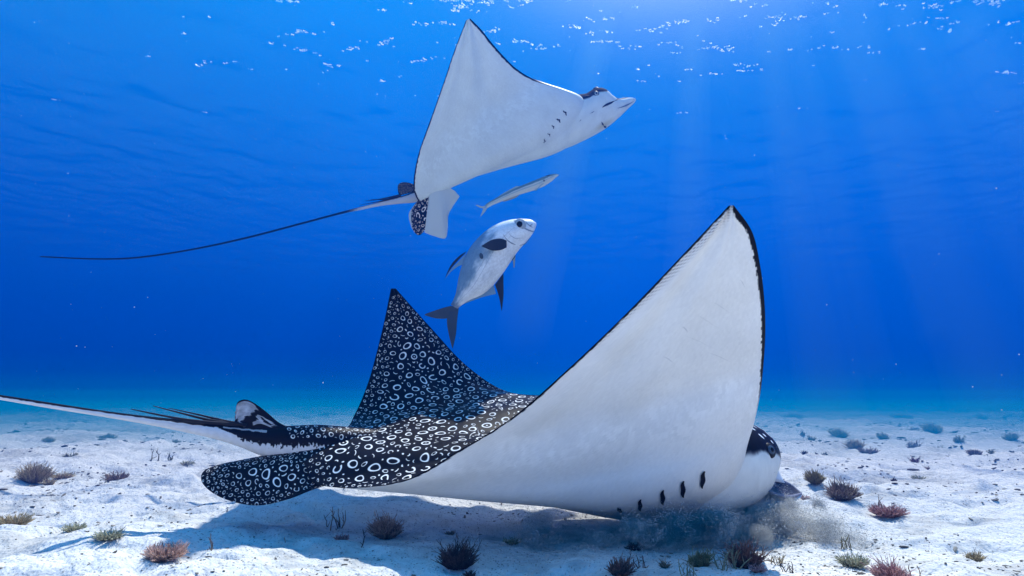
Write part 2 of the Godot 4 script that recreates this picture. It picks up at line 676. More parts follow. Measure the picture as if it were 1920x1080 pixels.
func make_front_ray() -> void:
	var st := [
		[-1.0, 742, 541, 2.70, 733, 541, 2.70, 0.0, 0.0],
		[-0.9, 800, 606, 2.72, 721, 600, 2.64, 0.006, 0.006],
		[-0.75, 880, 690, 2.72, 706, 662, 2.57, 0.012, 0.010],
		[-0.6, 965, 739, 2.70, 690, 718, 2.48, 0.018, 0.014],
		[-0.4, 1120, 752, 2.62, 666, 775, 2.37, 0.040, 0.03],
		[-0.2, 1290, 790, 2.50, 640, 808, 2.22, 0.085, 0.10],
		[0.0, 1430, 890, 2.36, 545, 836, 2.04, 0.125, 0.15],
		[0.12, 1402, 852, 2.15, 572, 872, 1.94, 0.09, 0.165],
		[0.2, 1393, 832, 2.06, 588, 906, 1.88, 0.06, 0.16],
		[0.3, 1408, 785, 2.02, 668, 914, 1.83, 0.035, 0.125],
		[0.4, 1422, 735, 1.965, 765, 898, 1.79, 0.024, 0.08],
		[0.5, 1431, 680, 1.92, 860, 845, 1.76, 0.018, 0.038],
		[0.6, 1435, 622, 1.85, 960, 783, 1.73, 0.014, 0.022],
		[0.7, 1433, 560, 1.79, 1064, 693, 1.70, 0.011, 0.012],
		[0.8, 1425, 496, 1.73, 1172, 590, 1.68, 0.008, 0.009],
		[0.9, 1410, 434, 1.69, 1276, 482, 1.66, 0.005, 0.006],
		[1.0, 1376, 385, 1.65, 1366, 386, 1.65, 0.0, 0.0],
	]
	var where := ground_at(1100, 985)
	var ray := thing("eagle_ray", "large spotted eagle ray on the sand, near wing raised, nose in stirred sand", "ray", where)
	var d := ray_disc(st, 81, 241, 0.075)
	var half: int = d.h / 2
	# skins
	var W := 1024
	var H := 2048
	var b := dark_skin(W, H, 3)
	draw_spots(b, W, H, d.top, d.w, d.h, 11, 1.0)
	M.front_back = skin(to_tex(b, W, H), 0.42)
	var bb := belly_skin(1024, 1400, d.bottom, d.w, d.h, 21, 0.021, 1.0)
	# scratches on the raised wing
	for sc in [[1335, 565, 1370, 588], [1305, 590, 1350, 617], [1278, 612, 1292, 620], [1283, 627, 1345, 655], [1325, 660, 1375, 676], [1388, 522, 1398, 540], [1240, 668, 1262, 678]]:
		for k in 2:
			var q := on_skin(d, sc[k * 2], sc[k * 2 + 1], half + 40)
			sc.append(Vector2(float(q.i) / (d.w - 1) * 1023.0, float(q.j) / (d.h - 1) * 1399.0))
		for k in range(4, sc.size() - 1):
			var a: Vector2 = sc[k]
			var c: Vector2 = sc[k + 1]
			for m in 90:
				var z := a.lerp(c, m / 90.0) + Vector2(0.0, 1.3 * sin(m * 0.05))
				put(bb, 1024, clampi(int(z.x), 0, 1023), clampi(int(z.y), 0, 1399), Color(0.42, 0.42, 0.44), 0.25 * sin(PI * m / 90.0))
	M.front_belly = skin(to_tex(bb, 1024, 1400), 0.5)
	var back := MB.new()
	back.grid(d.top, d.w, d.h, d.up)
	part(back, "dorsal_skin", M.front_back, ray)
	var belly := MB.new()
	belly.grid(d.bottom, d.w, d.h, d.down)
	part(belly, "belly_skin", M.front_belly, ray)

	# head
	var rows := [
		[1250, 860, 1250, 982, 2.14, 0.12], [1320, 825, 1318, 985, 2.17, 0.175], [1375, 803, 1370, 976, 2.21, 0.20], [1405, 800, 1392, 966, 2.235, 0.195],
		[1425, 805, 1406, 957, 2.25, 0.172], [1445, 815, 1418, 944, 2.265, 0.14], [1457, 829, 1424, 926, 2.28, 0.105], [1460, 844, 1430, 909, 2.28, 0.08], [1458, 858, 1438, 896, 2.28, 0.05], [1453, 868, 1447, 882, 2.28, 0.018],
	]
	var l := loft_rows(drawn_in(rows, 0.72), 60, 64, 2.3)
	var hb := PackedByteArray()
	hb.resize(512 * 512 * 3)
	var hn := FastNoiseLite.new()
	hn.frequency = 0.02
	hn.fractal_octaves = 3
	for y in 512:
		for x in 512:
			var u := x / 511.0
			var v := y / 511.0
			var a := minf(u, 1.0 - u)
			var k := hn.get_noise_2d(x, y)
			var lim := lerpf(0.175, 0.172, v) + 0.012 * k
			if v > 0.76:
				lim = lerpf(0.17, 0.07, smoothstep(0.76, 0.88, v)) + 0.008 * k
			var c := Color(0.86, 0.85, 0.82) * (1.0 + 0.05 * k)
			var dk := smoothstep(lim + 0.012, lim - 0.012, a)
			c = c.lerp(Color(0.085, 0.085, 0.12), dk)
			put(hb, 512, x, y, c, 1.0)
	# short pale dashes on the cap
	for q in [[0.11, 0.40, 0.9], [0.075, 0.36, 0.7], [0.05, 0.42, 0.8], [0.118, 0.52, 0.5], [0.068, 0.55, 1.1], [0.03, 0.5, 0.7], [0.034, 0.62, 1.0], [0.06, 0.68, 1.2], [0.022, 0.72, 0.9], [0.93, 0.5, 1.0], [0.97, 0.62, 1.0], [0.9, 0.58, 0.8], [0.095, 0.46, 0.5]]:
		for y in range(-22, 23):
			for x in range(-14, 15):
				var A: float = (x * 0.35 + y * 0.95) / (17.0 * q[2])
				var B: float = (x * 0.95 - y * 0.35) / 3.4
				var e: float = A * A + B * B + 0.25 * sin(A * 3.0)
				if e < 1.0:
					put(hb, 512, posmod(int(q[0] * 511) + x, 512), clampi(int(q[1] * 511) + y, 0, 511), Color(0.84, 0.87, 0.9), clampf((1.0 - e) * 3.0, 0.0, 1.0))
	var head := MB.new()
	add_loft(head, l)
	var hm := skin(to_tex(hb, 512, 512), 0.42)
	var head_o := part(head, "head", hm, ray)
	var eye := on_loft(l, 1444.5, 844)
	make_eye_at(eye[0], 0.0205, head_o, eye[1])
	# the eye far side
	make_eye(1440, 838, 2.38, 6.0, head_o, Vector3(0.3, 0.1, -1.0))

	# lower jaw, its lip and the open mouth
	var jaw := MB.new()
	add_loft(jaw, loft_rows(drawn_in([[1396, 918, 1392, 968, 2.24, 0.10], [1425, 921, 1418, 962, 2.22, 0.10], [1448, 930, 1440, 954, 2.21, 0.092], [1472, 934, 1462, 948, 2.21, 0.075], [1488, 933, 1481, 941, 2.21, 0.052], [1499, 930, 1495, 934, 2.22, 0.026], [1504, 926.5, 1503, 929, 2.23, 0.006]], 0.5), 26, 40, 2.2))
	var pale := plain_mat(Color(0.62, 0.64, 0.67), 0.45)
	part(jaw, "lower_jaw", pale, ray)
	var near := pixels([[1435, 902, 2.17], [1434, 911, 2.135], [1443, 921, 2.115], [1461, 929, 2.12], [1482, 931, 2.15], [1502, 926, 2.225]])
	var far := pixels([[1436, 901, 2.175], [1442, 897, 2.22], [1455, 897, 2.27], [1470, 904, 2.29], [1486, 912, 2.28], [1502, 925, 2.23]])
	var mf := fin(near, far, 0.004, Vector3(0, -1, 0.1), 0.010, 17, 33)
	var mt := Image.create(128, 128, false, Image.FORMAT_RGB8)
	for y in 128:
		for x in 128:
			var k := hn.get_noise_2d(x * 5.0, y * 5.0)
			var f := hn.get_noise_2d(x * 14.0 + 300.0, y * 14.0)
			var c := Color(0.14, 0.155, 0.21).lerp(Color(0.30, 0.32, 0.39), clampf(0.5 + k, 0.0, 1.0))
			if y < 34 and x > 20 and x < 110:
				c = c.lerp(Color(0.06, 0.07, 0.12), smoothstep(34.0, 18.0, y + 8.0 * k))
			elif y > 52 and f > 0.12:
				c = Color(0.07, 0.08, 0.13)
			elif y > 34 and y < 58 and k > -0.1:
				c = c.lerp(Color(0.60, 0.58, 0.60), 0.5)
			mt.set_pixel(x, y, c)
	var mouth := fin_part(mf, "mouth", skin(ImageTexture.create_from_image(mt), 0.4), ray)
	var lip := MB.new()
	var loop := curve(near, 24) + curve(far, 24).slice(0, 24)
	var ring := curve(near, 26)
	var ring2 := curve(far, 26)
	var r_ := []
	for k in 26: r_.append(0.0075 * (0.6 + 0.4 * sin(PI * k / 25.0)))
	lip.tube(ring, r_, 8)
	lip.tube(ring2, r_, 8)
	part(lip, "lip", plain_mat(Color(0.20, 0.20, 0.26), 0.5), mouth)
	# corner of the upper mouth and the flap by the nostril
	part_fin(pixels([[1448, 872, 2.24], [1444, 888, 2.23], [1438, 900, 2.20]]), pixels([[1456, 876, 2.31], [1465, 893, 2.29], [1472, 906, 2.28]]), 0.03, "upper_jaw", pale, ray)
	part_fin(pixels([[1455, 868, 2.36], [1455, 878, 2.36]]), pixels([[1459, 873, 2.38], [1457, 880, 2.38]]), 0.012, "nostril_flap", plain_mat(Color(0.09, 0.08, 0.08)), ray)

	# gill slits under the raised wing
	var black := plain_mat(Color(0.006, 0.006, 0.009), 0.7)
	for s in [[1158, 950, 1167, 958, 7], [1201, 935, 1201, 957, 8], [1243, 918, 1243, 946, 9], [1281, 901, 1281, 932, 9], [1320, 883, 1316, 915, 9]]:
		slit(d, Vector2(s[0], s[1]), Vector2(s[2], s[3]), 2.0, s[4], black, ray, "gill_slit", half + 12)

	# pelvic fins: the near one lies spread behind the disc
	var pf := fin(pixels([[585, 838, 2.04], [625, 860, 1.99], [640, 884, 1.955], [622, 904, 1.92]]), pixels([[520, 856, 2.02], [440, 866, 1.99], [392, 877, 1.955], [377, 893, 1.92], [386, 914, 1.89], [422, 936, 1.865], [480, 948, 1.85], [540, 936, 1.86], [596, 910, 1.88]]), 0.022, Vector3(0, 1, 0.5), 0.012, 25, 41)
	var pb := dark_skin(512, 512, 9)
	draw_spots(pb, 512, 512, pf.top, pf.w, pf.h, 31, 0.86, 0.006)
	var pm := skin(to_tex(pb, 512, 512), 0.42)
	fin_part(pf, "pelvic_fin", pm, ray)
	var pf2 := fin(pixels([[566, 834, 2.08], [560, 826, 2.12], [580, 815, 2.18]]), pixels([[500, 842, 2.2], [490, 832, 2.28], [540, 818, 2.3]]), 0.02, Vector3(0, 1, 0.3), 0.01)
	fin_part(pf2, "pelvic_fin", pm, ray)

	# tail, dorsal fin and stings
	var tail_rows := [
		[800, 812, 800, 850, 2.20, 0.02], [720, 806, 720, 850, 2.17, 0.04], [640, 800, 640, 858, 2.10, 0.06], [590, 797, 590, 858, 2.06, 0.06], [545, 799, 545, 860, 2.04, 0.05], [500, 799, 498, 856, 2.02, 0.042], [450, 797, 446, 836, 1.99, 0.033], [400, 793, 397, 821, 1.96, 0.026],
		[340, 787, 338, 808, 1.93, 0.02], [280, 781, 278, 796, 1.89, 0.0145], [200, 771, 198, 782, 1.85, 0.011], [100, 756, 98, 766, 1.79, 0.0095], [0, 740.5, -2, 749, 1.74, 0.008], [-140, 720, -142, 726, 1.67, 0.006], [-330, 700, -331, 704, 1.6, 0.004], [-520, 690, -520, 692, 1.55, 0.002],
	]
	var tl := loft_rows(tail_rows, 110, 32)
	var tw := 256
	var th := 1024
	var tb := PackedByteArray()
	tb.resize(tw * th * 3)
	for y in th:
		for x in tw:
			var u := x / 255.0
			var v := y / 1023.0
			var a := minf(u, 1.0 - u)
			var k := hn.get_noise_2d(x * 1.3, y * 2.2)
			var k2 := hn.get_noise_2d(x * 3.0 + 90.0, y * 5.0)
			var lim := 0.25 + 0.045 * k2 + 0.02 * k
			if v > 0.30:
				lim = lerpf(lim, 0.13 + 0.03 * k, smoothstep(0.38, 0.46, v))
			lim = lerpf(lim, 0.17 + 0.04 * k2, smoothstep(0.65, 0.78, v))
			var dk := smoothstep(lim + 0.01, lim - 0.01, a)
			# a pale streak runs inside the black of the root
			if v > 0.33 and v < 0.44 and absf(a - 0.105 - 0.012 * k) < 0.014:
				dk *= 0.25
			if v > 0.66 and a > 0.43 + 0.03 * k2:
				dk = maxf(dk, smoothstep(0.66, 0.74, v) * 0.85)
			dk = maxf(dk, smoothstep(0.85, 0.92, v))
			put(tb, tw, x, y, Color(0.77, 0.78, 0.80).lerp(Color(0.065, 0.065, 0.09), dk) * (1.0 + 0.05 * k), 1.0)
	draw_spots(tb, tw, th, tl.p, tl.w, tl.h, 77, 1.15, 0.004, Vector2(0.02, 0.17), Vector2(0.03, 0.27))
	var tail := MB.new()
	add_loft(tail, tl)
	part(tail, "tail", skin(to_tex(tb, tw, th), 0.45), ray)
	var df := fin(pixels([[436, 800, 1.985], [470, 802, 2.0], [505, 803, 2.02], [538, 803, 2.035]]), pixels([[443, 780, 1.99], [444, 757, 1.995], [457, 749, 2.0], [474, 754, 2.01], [498, 771, 2.02], [520, 790, 2.03], [538, 800, 2.035]]), 0.028, Vector3(0.1, 0, 1), 0.0, 21, 41)
	var di := Image.create(256, 256, false, Image.FORMAT_RGB8)
	for y in 256:
		for x in 256:
			var u := x / 255.0          # root to rim
			var v := y / 255.0          # from the rear edge to the front
			var k := hn.get_noise_2d(x * 0.9 + 20.0, y * 0.9)
			var pale_ := smoothstep(0.03, -0.03, absf(v - 0.28 + 0.1 * (1.0 - u) + 0.1 * k) - 0.26 * smoothstep(0.1, 0.75, u)) * smoothstep(0.965, 0.93, u) * smoothstep(0.02, 0.06, v)
			pale_ = maxf(pale_, smoothstep(0.035, 0.0, absf(Vector2((u - 0.36) * 1.0, (v - 0.64) * 1.5).length() - 0.17 + 0.12 * k) - 0.045) * smoothstep(0.2, 0.25, u + 0.3 * k))
			pale_ = maxf(pale_, smoothstep(0.02, 0.0, absf(u - 0.2 - 0.06 * sin(v * 14.0)) - 0.05) * smoothstep(0.38, 0.42, v) * smoothstep(0.75, 0.7, v))
			di.set_pixel(x, y, Color(0.06, 0.06, 0.085).lerp(Color(0.66, 0.67, 0.70) * (0.9 + 0.25 * k), clampf(pale_, 0.0, 1.0)))
	fin_part(df, "dorsal_fin", skin(ImageTexture.create_from_image(di), 0.45), ray)
	for s in [[[448, 796, 1.985], [400, 793, 1.95], [330, 784, 1.90], [246, 767, 1.86], 5.0], [[452, 795, 2.0], [400, 789, 1.97], [345, 776, 1.94], [287, 761, 1.91], 4.0], [[455, 796, 2.01], [420, 789, 1.99], [370, 777, 1.97], [316, 765, 1.95], 3.6], [[462, 798, 1.98], [440, 793, 1.96], [420, 788, 1.95], [404, 783, 1.94], 2.8]]:
		var sb := MB.new()
		var c := curve(pixels(s.slice(0, 4)), 14)
		var rr := []
		for k in 14: rr.append(s[4] * 0.0019 * (1.0 - 0.86 * k / 13.0))
		sb.tube(c, rr, 8)
		part(sb, "tail_spine", plain_mat(Color(0.012, 0.012, 0.018), 0.5), ray)


func part_fin(a: Array, b: Array, thick: float, called: String, mat: Material, parent: Node3D, side := Vector3(0.1, 0.1, 1), belly := 0.0) -> MeshInstance3D:
	return fin_part(fin(a, b, thick, side, belly, 11, 17), called, mat, parent)


func make_eye(px: float, py: float, depth: float, r_px: float, parent: Node3D, look: Vector3) -> void:
	make_eye_at(at(px, py, depth), r_px * depth / F, parent, look)


func make_eye_at(c: Vector3, r: float, parent: Node3D, look: Vector3, lid_tone := Color(0.012, 0.012, 0.018), iris_tone := Color(0.05, 0.075, 0.11), wide := 1.0) -> void:
	var l := look.normalized()
	var bas := Basis(l.cross(Vector3.UP).normalized(), l, l.cross(l.cross(Vector3.UP)).normalized())
	var lid := MB.new()
	lid.ball(c - l * r * 0.35, Vector3(r * 1.35, r * 0.8, r * 1.5), bas, 20)
	var lo := part(lid, "eyelid", plain_mat(lid_tone, 0.5), parent)
	var iris := MB.new()
	iris.ball(c, Vector3(r * 0.92, r * 0.62, r * 1.0), bas, 20)
	var im := plain_mat(iris_tone, 0.2)
	part(iris, "iris", im, parent)
	var pup := MB.new()
	pup.ball(c + l * r * 0.3, Vector3(r * 0.55 * wide, r * 0.36, r * 0.6 * wide), bas, 16)
	part(pup, "pupil", plain_mat(Color(0.003, 0.003, 0.005), 0.2), parent)


func make_far_ray() -> void:
	var st := [
		[-1.0, 900, 82, 4.95, 894, 84, 4.95, 0.0, 0.0],
		[-0.6, 985, 150, 4.85, 850, 235, 4.70, 0.02, 0.016],
		[-0.3, 1050, 175, 4.65, 812, 320, 4.45, 0.04, 0.04],
		[-0.15, 1080, 192, 4.5, 806, 340, 4.30, 0.09, 0.12],
		[0.0, 1110, 214, 4.36, 806, 352, 4.16, 0.11, 0.12],
		[0.12, 1096, 190, 4.24, 792, 366, 4.06, 0.08, 0.125],
		[0.2, 1086, 178, 4.16, 785, 377, 4.0, 0.05, 0.125],
		[0.3, 1055, 166, 4.08, 776, 356, 3.95, 0.032, 0.10],
		[0.4, 1022, 155.5, 4.02, 777, 326, 3.9, 0.022, 0.065],
		[0.5, 992, 144, 3.95, 785, 288, 3.85, 0.016, 0.018],
		[0.6, 965, 126, 3.89, 799, 247, 3.81, 0.012, 0.014],
		[0.7, 942, 103, 3.83, 815, 203, 3.78, 0.010, 0.011],
		[0.8, 921, 79, 3.78, 833, 152, 3.74, 0.007, 0.008],
		[0.9, 902, 55, 3.74, 851, 98, 3.71, 0.005, 0.005],
		[1.0, 882, 35, 3.7, 874, 38, 3.7, 0.0, 0.0],
	]
	var ray := thing("eagle_ray", "pale bellied eagle ray swimming high in open water with a long whip tail trailing left", "ray", at(950, 250, 4.1))
	var d := ray_disc(st, 61, 161, 0.075)
	var half: int = d.h / 2
	var b := dark_skin(512, 1024, 5)
	draw_spots(b, 512, 1024, d.top, d.w, d.h, 12, 1.0)
	var back := MB.new()
	back.grid(d.top, d.w, d.h, d.up)
	part(back, "dorsal_skin", skin(to_tex(b, 512, 1024), 0.42), ray)
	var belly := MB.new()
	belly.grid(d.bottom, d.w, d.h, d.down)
	part(belly, "belly_skin", skin(to_tex(belly_skin(700, 900, d.bottom, d.w, d.h, 23, 0.017, 0.0, Color(0.93, 0.985, 0.965)), 700, 900), 0.5), ray)  # belly tinted cyan green to imitate the colour cast of the water between

	# head: cap, cheeks and the shovel of the snout
	var rows := [
		[1040, 180, 1000, 300, 4.25, 0.08], [1072, 176, 1040, 283, 4.30, 0.16], [1096, 174, 1072, 272, 4.33, 0.18], [1110, 166.5, 1096, 261, 4.34, 0.17], [1120, 163.5, 1114, 252, 4.35, 0.16],
		[1132, 167, 1132, 242, 4.36, 0.145], [1142, 177, 1146, 232, 4.36, 0.125], [1152, 184, 1158, 222, 4.37, 0.105], [1164, 186, 1168, 213, 4.38, 0.09], [1177, 184, 1179, 202, 4.39, 0.07], [1187, 184.5, 1188, 194, 4.40, 0.04], [1191.5, 187, 1191.5, 189, 4.40, 0.012],
	]
	var l := loft_rows(drawn_in(rows, 0.22), 60, 48, 2.2)
	var hb := PackedByteArray()
	hb.resize(384 * 384 * 3)
	var hn := FastNoiseLite.new()
	hn.frequency = 0.025
	hn.fractal_octaves = 3
	for y in 384:
		for x in 384:
			var u := x / 383.0
			var v := y / 383.0
			var a := minf(u, 1.0 - u)
			var k := hn.get_noise_2d(x, y)
			var lim := 0.14 + 0.01 * k
			if v > 0.42:
				lim = lerpf(lim, 0.075, smoothstep(0.42, 0.5, v))
			if v > 0.56:
				lim = lerpf(0.075, 0.15, smoothstep(0.56, 0.62, v)) + 0.01 * k
			if v > 0.66:
				lim = lerpf(0.15, 0.07, smoothstep(0.66, 0.72, v))
			var c := Color(0.80, 0.845, 0.83) * (1.0 + 0.04 * k)  # head skin carries the same painted water cast as the belly
			c = c.lerp(Color(0.085, 0.085, 0.12), smoothstep(lim + 0.012, lim - 0.012, a))
			# brownish smudge of the nostrils, the fold of the snout
			c = c.lerp(Color(0.45, 0.38, 0.36), 0.75 * exp(-pow((a - 0.30) / 0.03, 2) - pow((v - 0.74) / 0.035, 2)) * (0.7 + k))
			c = c.lerp(Color(0.62, 0.58, 0.42), 0.5 * exp(-pow((a - 0.40) / 0.03, 2) - pow((v - 0.42) / 0.08, 2)))
			put(hb, 384, x, y, c, 1.0)
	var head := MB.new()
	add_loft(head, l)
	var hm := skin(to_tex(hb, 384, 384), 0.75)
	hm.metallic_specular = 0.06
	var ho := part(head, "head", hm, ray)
	var eye := on_loft(l, 1118, 176)
	make_eye_at(eye[0], 0.019, ho, (eye[1] * 0.5 + Vector3(0, -0.3, 1.2)).normalized(), Color(0.02, 0.025, 0.03), Color(0.30, 0.38, 0.42))
	make_eye(1118, 172, 4.50, 5.6, ho, Vector3(0.1, 0.1, -1.0))
	# the overhanging lip of the snout and the mouth behind it
	var pale := plain_mat(Color(0.60, 0.62, 0.65), 0.45)
	var dark := plain_mat(Color(0.02, 0.02, 0.03), 0.6)
	var hd := {"bottom": l.p, "down": l.hint, "w": l.w, "h": l.h}
	line_on(hd, [Vector2(1130, 201), Vector2(1136, 197), Vector2(1145, 193), Vector2(1157, 187)], 4.5, dark, ho, "snout_crease")
	line_on(hd, [Vector2(1156, 187), Vector2(1166, 185), Vector2(1178, 184), Vector2(1188, 186)], 3.0, dark, ho, "snout_rim")
	line_on(hd, [Vector2(1158, 203), Vector2(1168, 200), Vector2(1178, 196), Vector2(1188, 190)], 2.6, plain_mat(Color(0.13, 0.19, 0.25)), ho, "mouth_fold")
	line_on(hd, [Vector2(1097, 180), Vector2(1104, 181), Vector2(1112, 177)], 4.0, dark, ho, "spiracle")
	for s in [[1128, 229, 1132, 236, 3.0], [1132, 236, 1137.5, 240, 4.0], [1137, 238, 1143, 237, 2.0]]:
		slit_on(hd, Vector2(s[0], s[1]), Vector2(s[2], s[3]), s[4], dark, ray, "mouth")
	for s in [[1107, 213, 1115, 208, 1.2], [1086, 228, 1091, 223, 1.0]]:
		slit_on(hd, Vector2(s[0], s[1]), Vector2(s[2], s[3]), s[4], plain_mat(Color(0.12, 0.15, 0.2)), ray, "skin_crease")
	for s in [[1056, 207, 1063, 216, 3.0], [1044, 222, 1051, 229, 3.2], [1035, 234, 1039, 241, 2.4], [1027, 249, 1032, 255, 2.0], [1021, 260, 1020.5, 268, 2.2]]:
		slit(d, Vector2(s[0], s[1]), Vector2(s[2], s[3]), 0.3, s[4], dark, ray, "gill_slit", half + 8)

	# pelvic fins hang below the tail root
	var white := plain_mat(Color(0.52, 0.59, 0.57), 0.5)  # off-white with the water's cast mixed into the colour
	var p1 := fin(pixels([[806, 352, 4.0], [826, 345, 4.02], [856, 362, 4.08]]), pixels([[796, 436, 4.0], [812, 442, 4.02], [834, 447, 4.04], [839, 432, 4.06], [841, 402, 4.07], [862, 368, 4.08]]), 0.03, Vector3(-0.3, 0, 1), 0.02, 19, 31)
	fin_part(p1, "pelvic_fin", white, ray)
	var p2 := fin(pixels([[800, 352, 4.06], [812, 360, 4.07], [822, 352, 4.08]]), pixels([[772, 392, 4.16], [771, 408, 4.15], [774, 430, 4.13], [785, 441, 4.1], [797, 430, 4.08], [808, 400, 4.06], [818, 372, 4.06]]), 0.03, Vector3(-0.2, 0.2, 1), 0.015, 19, 31)
	var pb := dark_skin(256, 256, 15)
	draw_spots(pb, 256, 256, p2.top, p2.w, p2.h, 35, 1.5, 0.006)
	fin_part(p2, "pelvic_fin", skin(to_tex(pb, 256, 256), 0.45), ray)
	var p3 := fin(pixels([[800, 360, 4.1], [806, 368, 4.1], [812, 366, 4.1]]), pixels([[778, 383, 4.18], [767, 400, 4.18], [769, 418, 4.17], [776, 432, 4.15], [790, 420, 4.12]]), 0.015, Vector3(-0.2, 0.2, 1))
	fin_part(p3, "fin_margin", white, ray)

	# tail
	var tb := Image.create(64, 512, false, Image.FORMAT_RGB8)
	for y in 512:
		for x in 64:
			var u := x / 63.0
			var v := y / 511.0
			var a := minf(u, 1.0 - u)
			var k := hn.get_noise_2d(x * 4.0, y * 4.0)
			var dk := smoothstep(0.15, 0.12, a + 0.03 * k)
			dk = maxf(dk, smoothstep(0.36, 0.46, v + 0.02 * k))
			tb.set_pixel(x, y, Color(0.70, 0.73, 0.76).lerp(Color(0.03, 0.03, 0.045), dk))
	var tl := loft_rows([[820, 340, 820, 362, 4.12, 0.045], [785, 356, 785, 378, 4.12, 0.04], [750, 369, 749, 382, 4.12, 0.028], [715, 378, 714, 386, 4.12, 0.018], [680, 387, 679, 393, 4.12, 0.013], [640, 397, 639.5, 401.5, 4.12, 0.009], [560, 418.5, 559.5, 422.5, 4.11, 0.0085], [460, 444.5, 459.5, 448.5, 4.10, 0.0082], [360, 466, 360, 469.5, 4.08, 0.0075], [260, 481, 260, 484.4, 4.06, 0.007], [180, 484, 180, 487, 4.05, 0.0065], [76, 480, 76, 482.4, 4.03, 0.005]], 90, 16)
	var tail := MB.new()
	add_loft(tail, tl)
	part(tail, "tail", skin(ImageTexture.create_from_image(tb), 0.45), ray)
	var df := fin(pixels([[748, 366, 4.12], [765, 362, 4.12], [782, 358, 4.12]]), pixels([[746, 358, 4.12], [746, 348, 4.12], [752, 342.5, 4.12], [763, 342, 4.12], [776, 346, 4.12], [784, 352, 4.12]]), 0.03, Vector3(0, 0.1, 1), 0.0, 15, 25)
	var fb := dark_skin(128, 128, 16)
	draw_spots(fb, 128, 128, df.top, df.w, df.h, 36, 0.7, 0.004)
	fin_part(df, "dorsal_fin", skin(to_tex(fb, 128, 128), 0.45), ray)
	for s in [[[752, 367, 4.1], [720, 376, 4.1], [676, 384, 4.1]], [[748, 366, 4.11], [715, 373, 4.11], [684, 377, 4.1]], [[744, 369, 4.12], [722, 374, 4.12], [696, 374, 4.12]]]:
		var sb := MB.new()
		var c := curve(pixels(s), 10)
		var rr := []
		for k in 10: rr.append(0.0075 * (1.0 - 0.8 * k / 9.0))
		sb.tube(c, rr, 6)
		part(sb, "tail_spine", plain_mat(Color(0.012, 0.012, 0.018), 0.5), ray)


# a short dark line that lies on a lofted skin
func slit_on(d: Dictionary, from: Vector2, to: Vector2, wide: float, mat: Material, parent: Node3D, called: String) -> void:
	line_on(d, [from, from.lerp(to, 0.25), from.lerp(to, 0.5), from.lerp(to, 0.75), to], wide, mat, parent, called)


func line_on(d: Dictionary, via: Array, wide: float, mat: Material, parent: Node3D, called: String) -> void:
	var pts := []
	for c in via:
		# only the side that faces the camera
		var bd := 1e9
		var best := Vector3.ZERO
		for q in d.bottom.size():
			var p: Vector3 = d.bottom[q]
			if d.down[q].dot(EYE - p) < 0.0:
				continue
			var e := to_px(p).distance_squared_to(c)
			if e < bd:
				bd = e
				best = p
		var dep: float = -(cam_basis.inverse() * (best - EYE)).z
		pts.append(at(c.x, c.y, dep))
	var n := via.size() * 3
	var path := curve(pts, n)
	var rad := []
	for k in n:
		rad.append(wide * -(cam_basis.inverse() * (pts[0] - EYE)).z / F * 0.5 * sin(PI * clampf(k / (n - 1.0), 0.12, 0.88)))
	var mb := MB.new()
	mb.tube(path, rad, 8)
	part(mb, called, mat, parent)


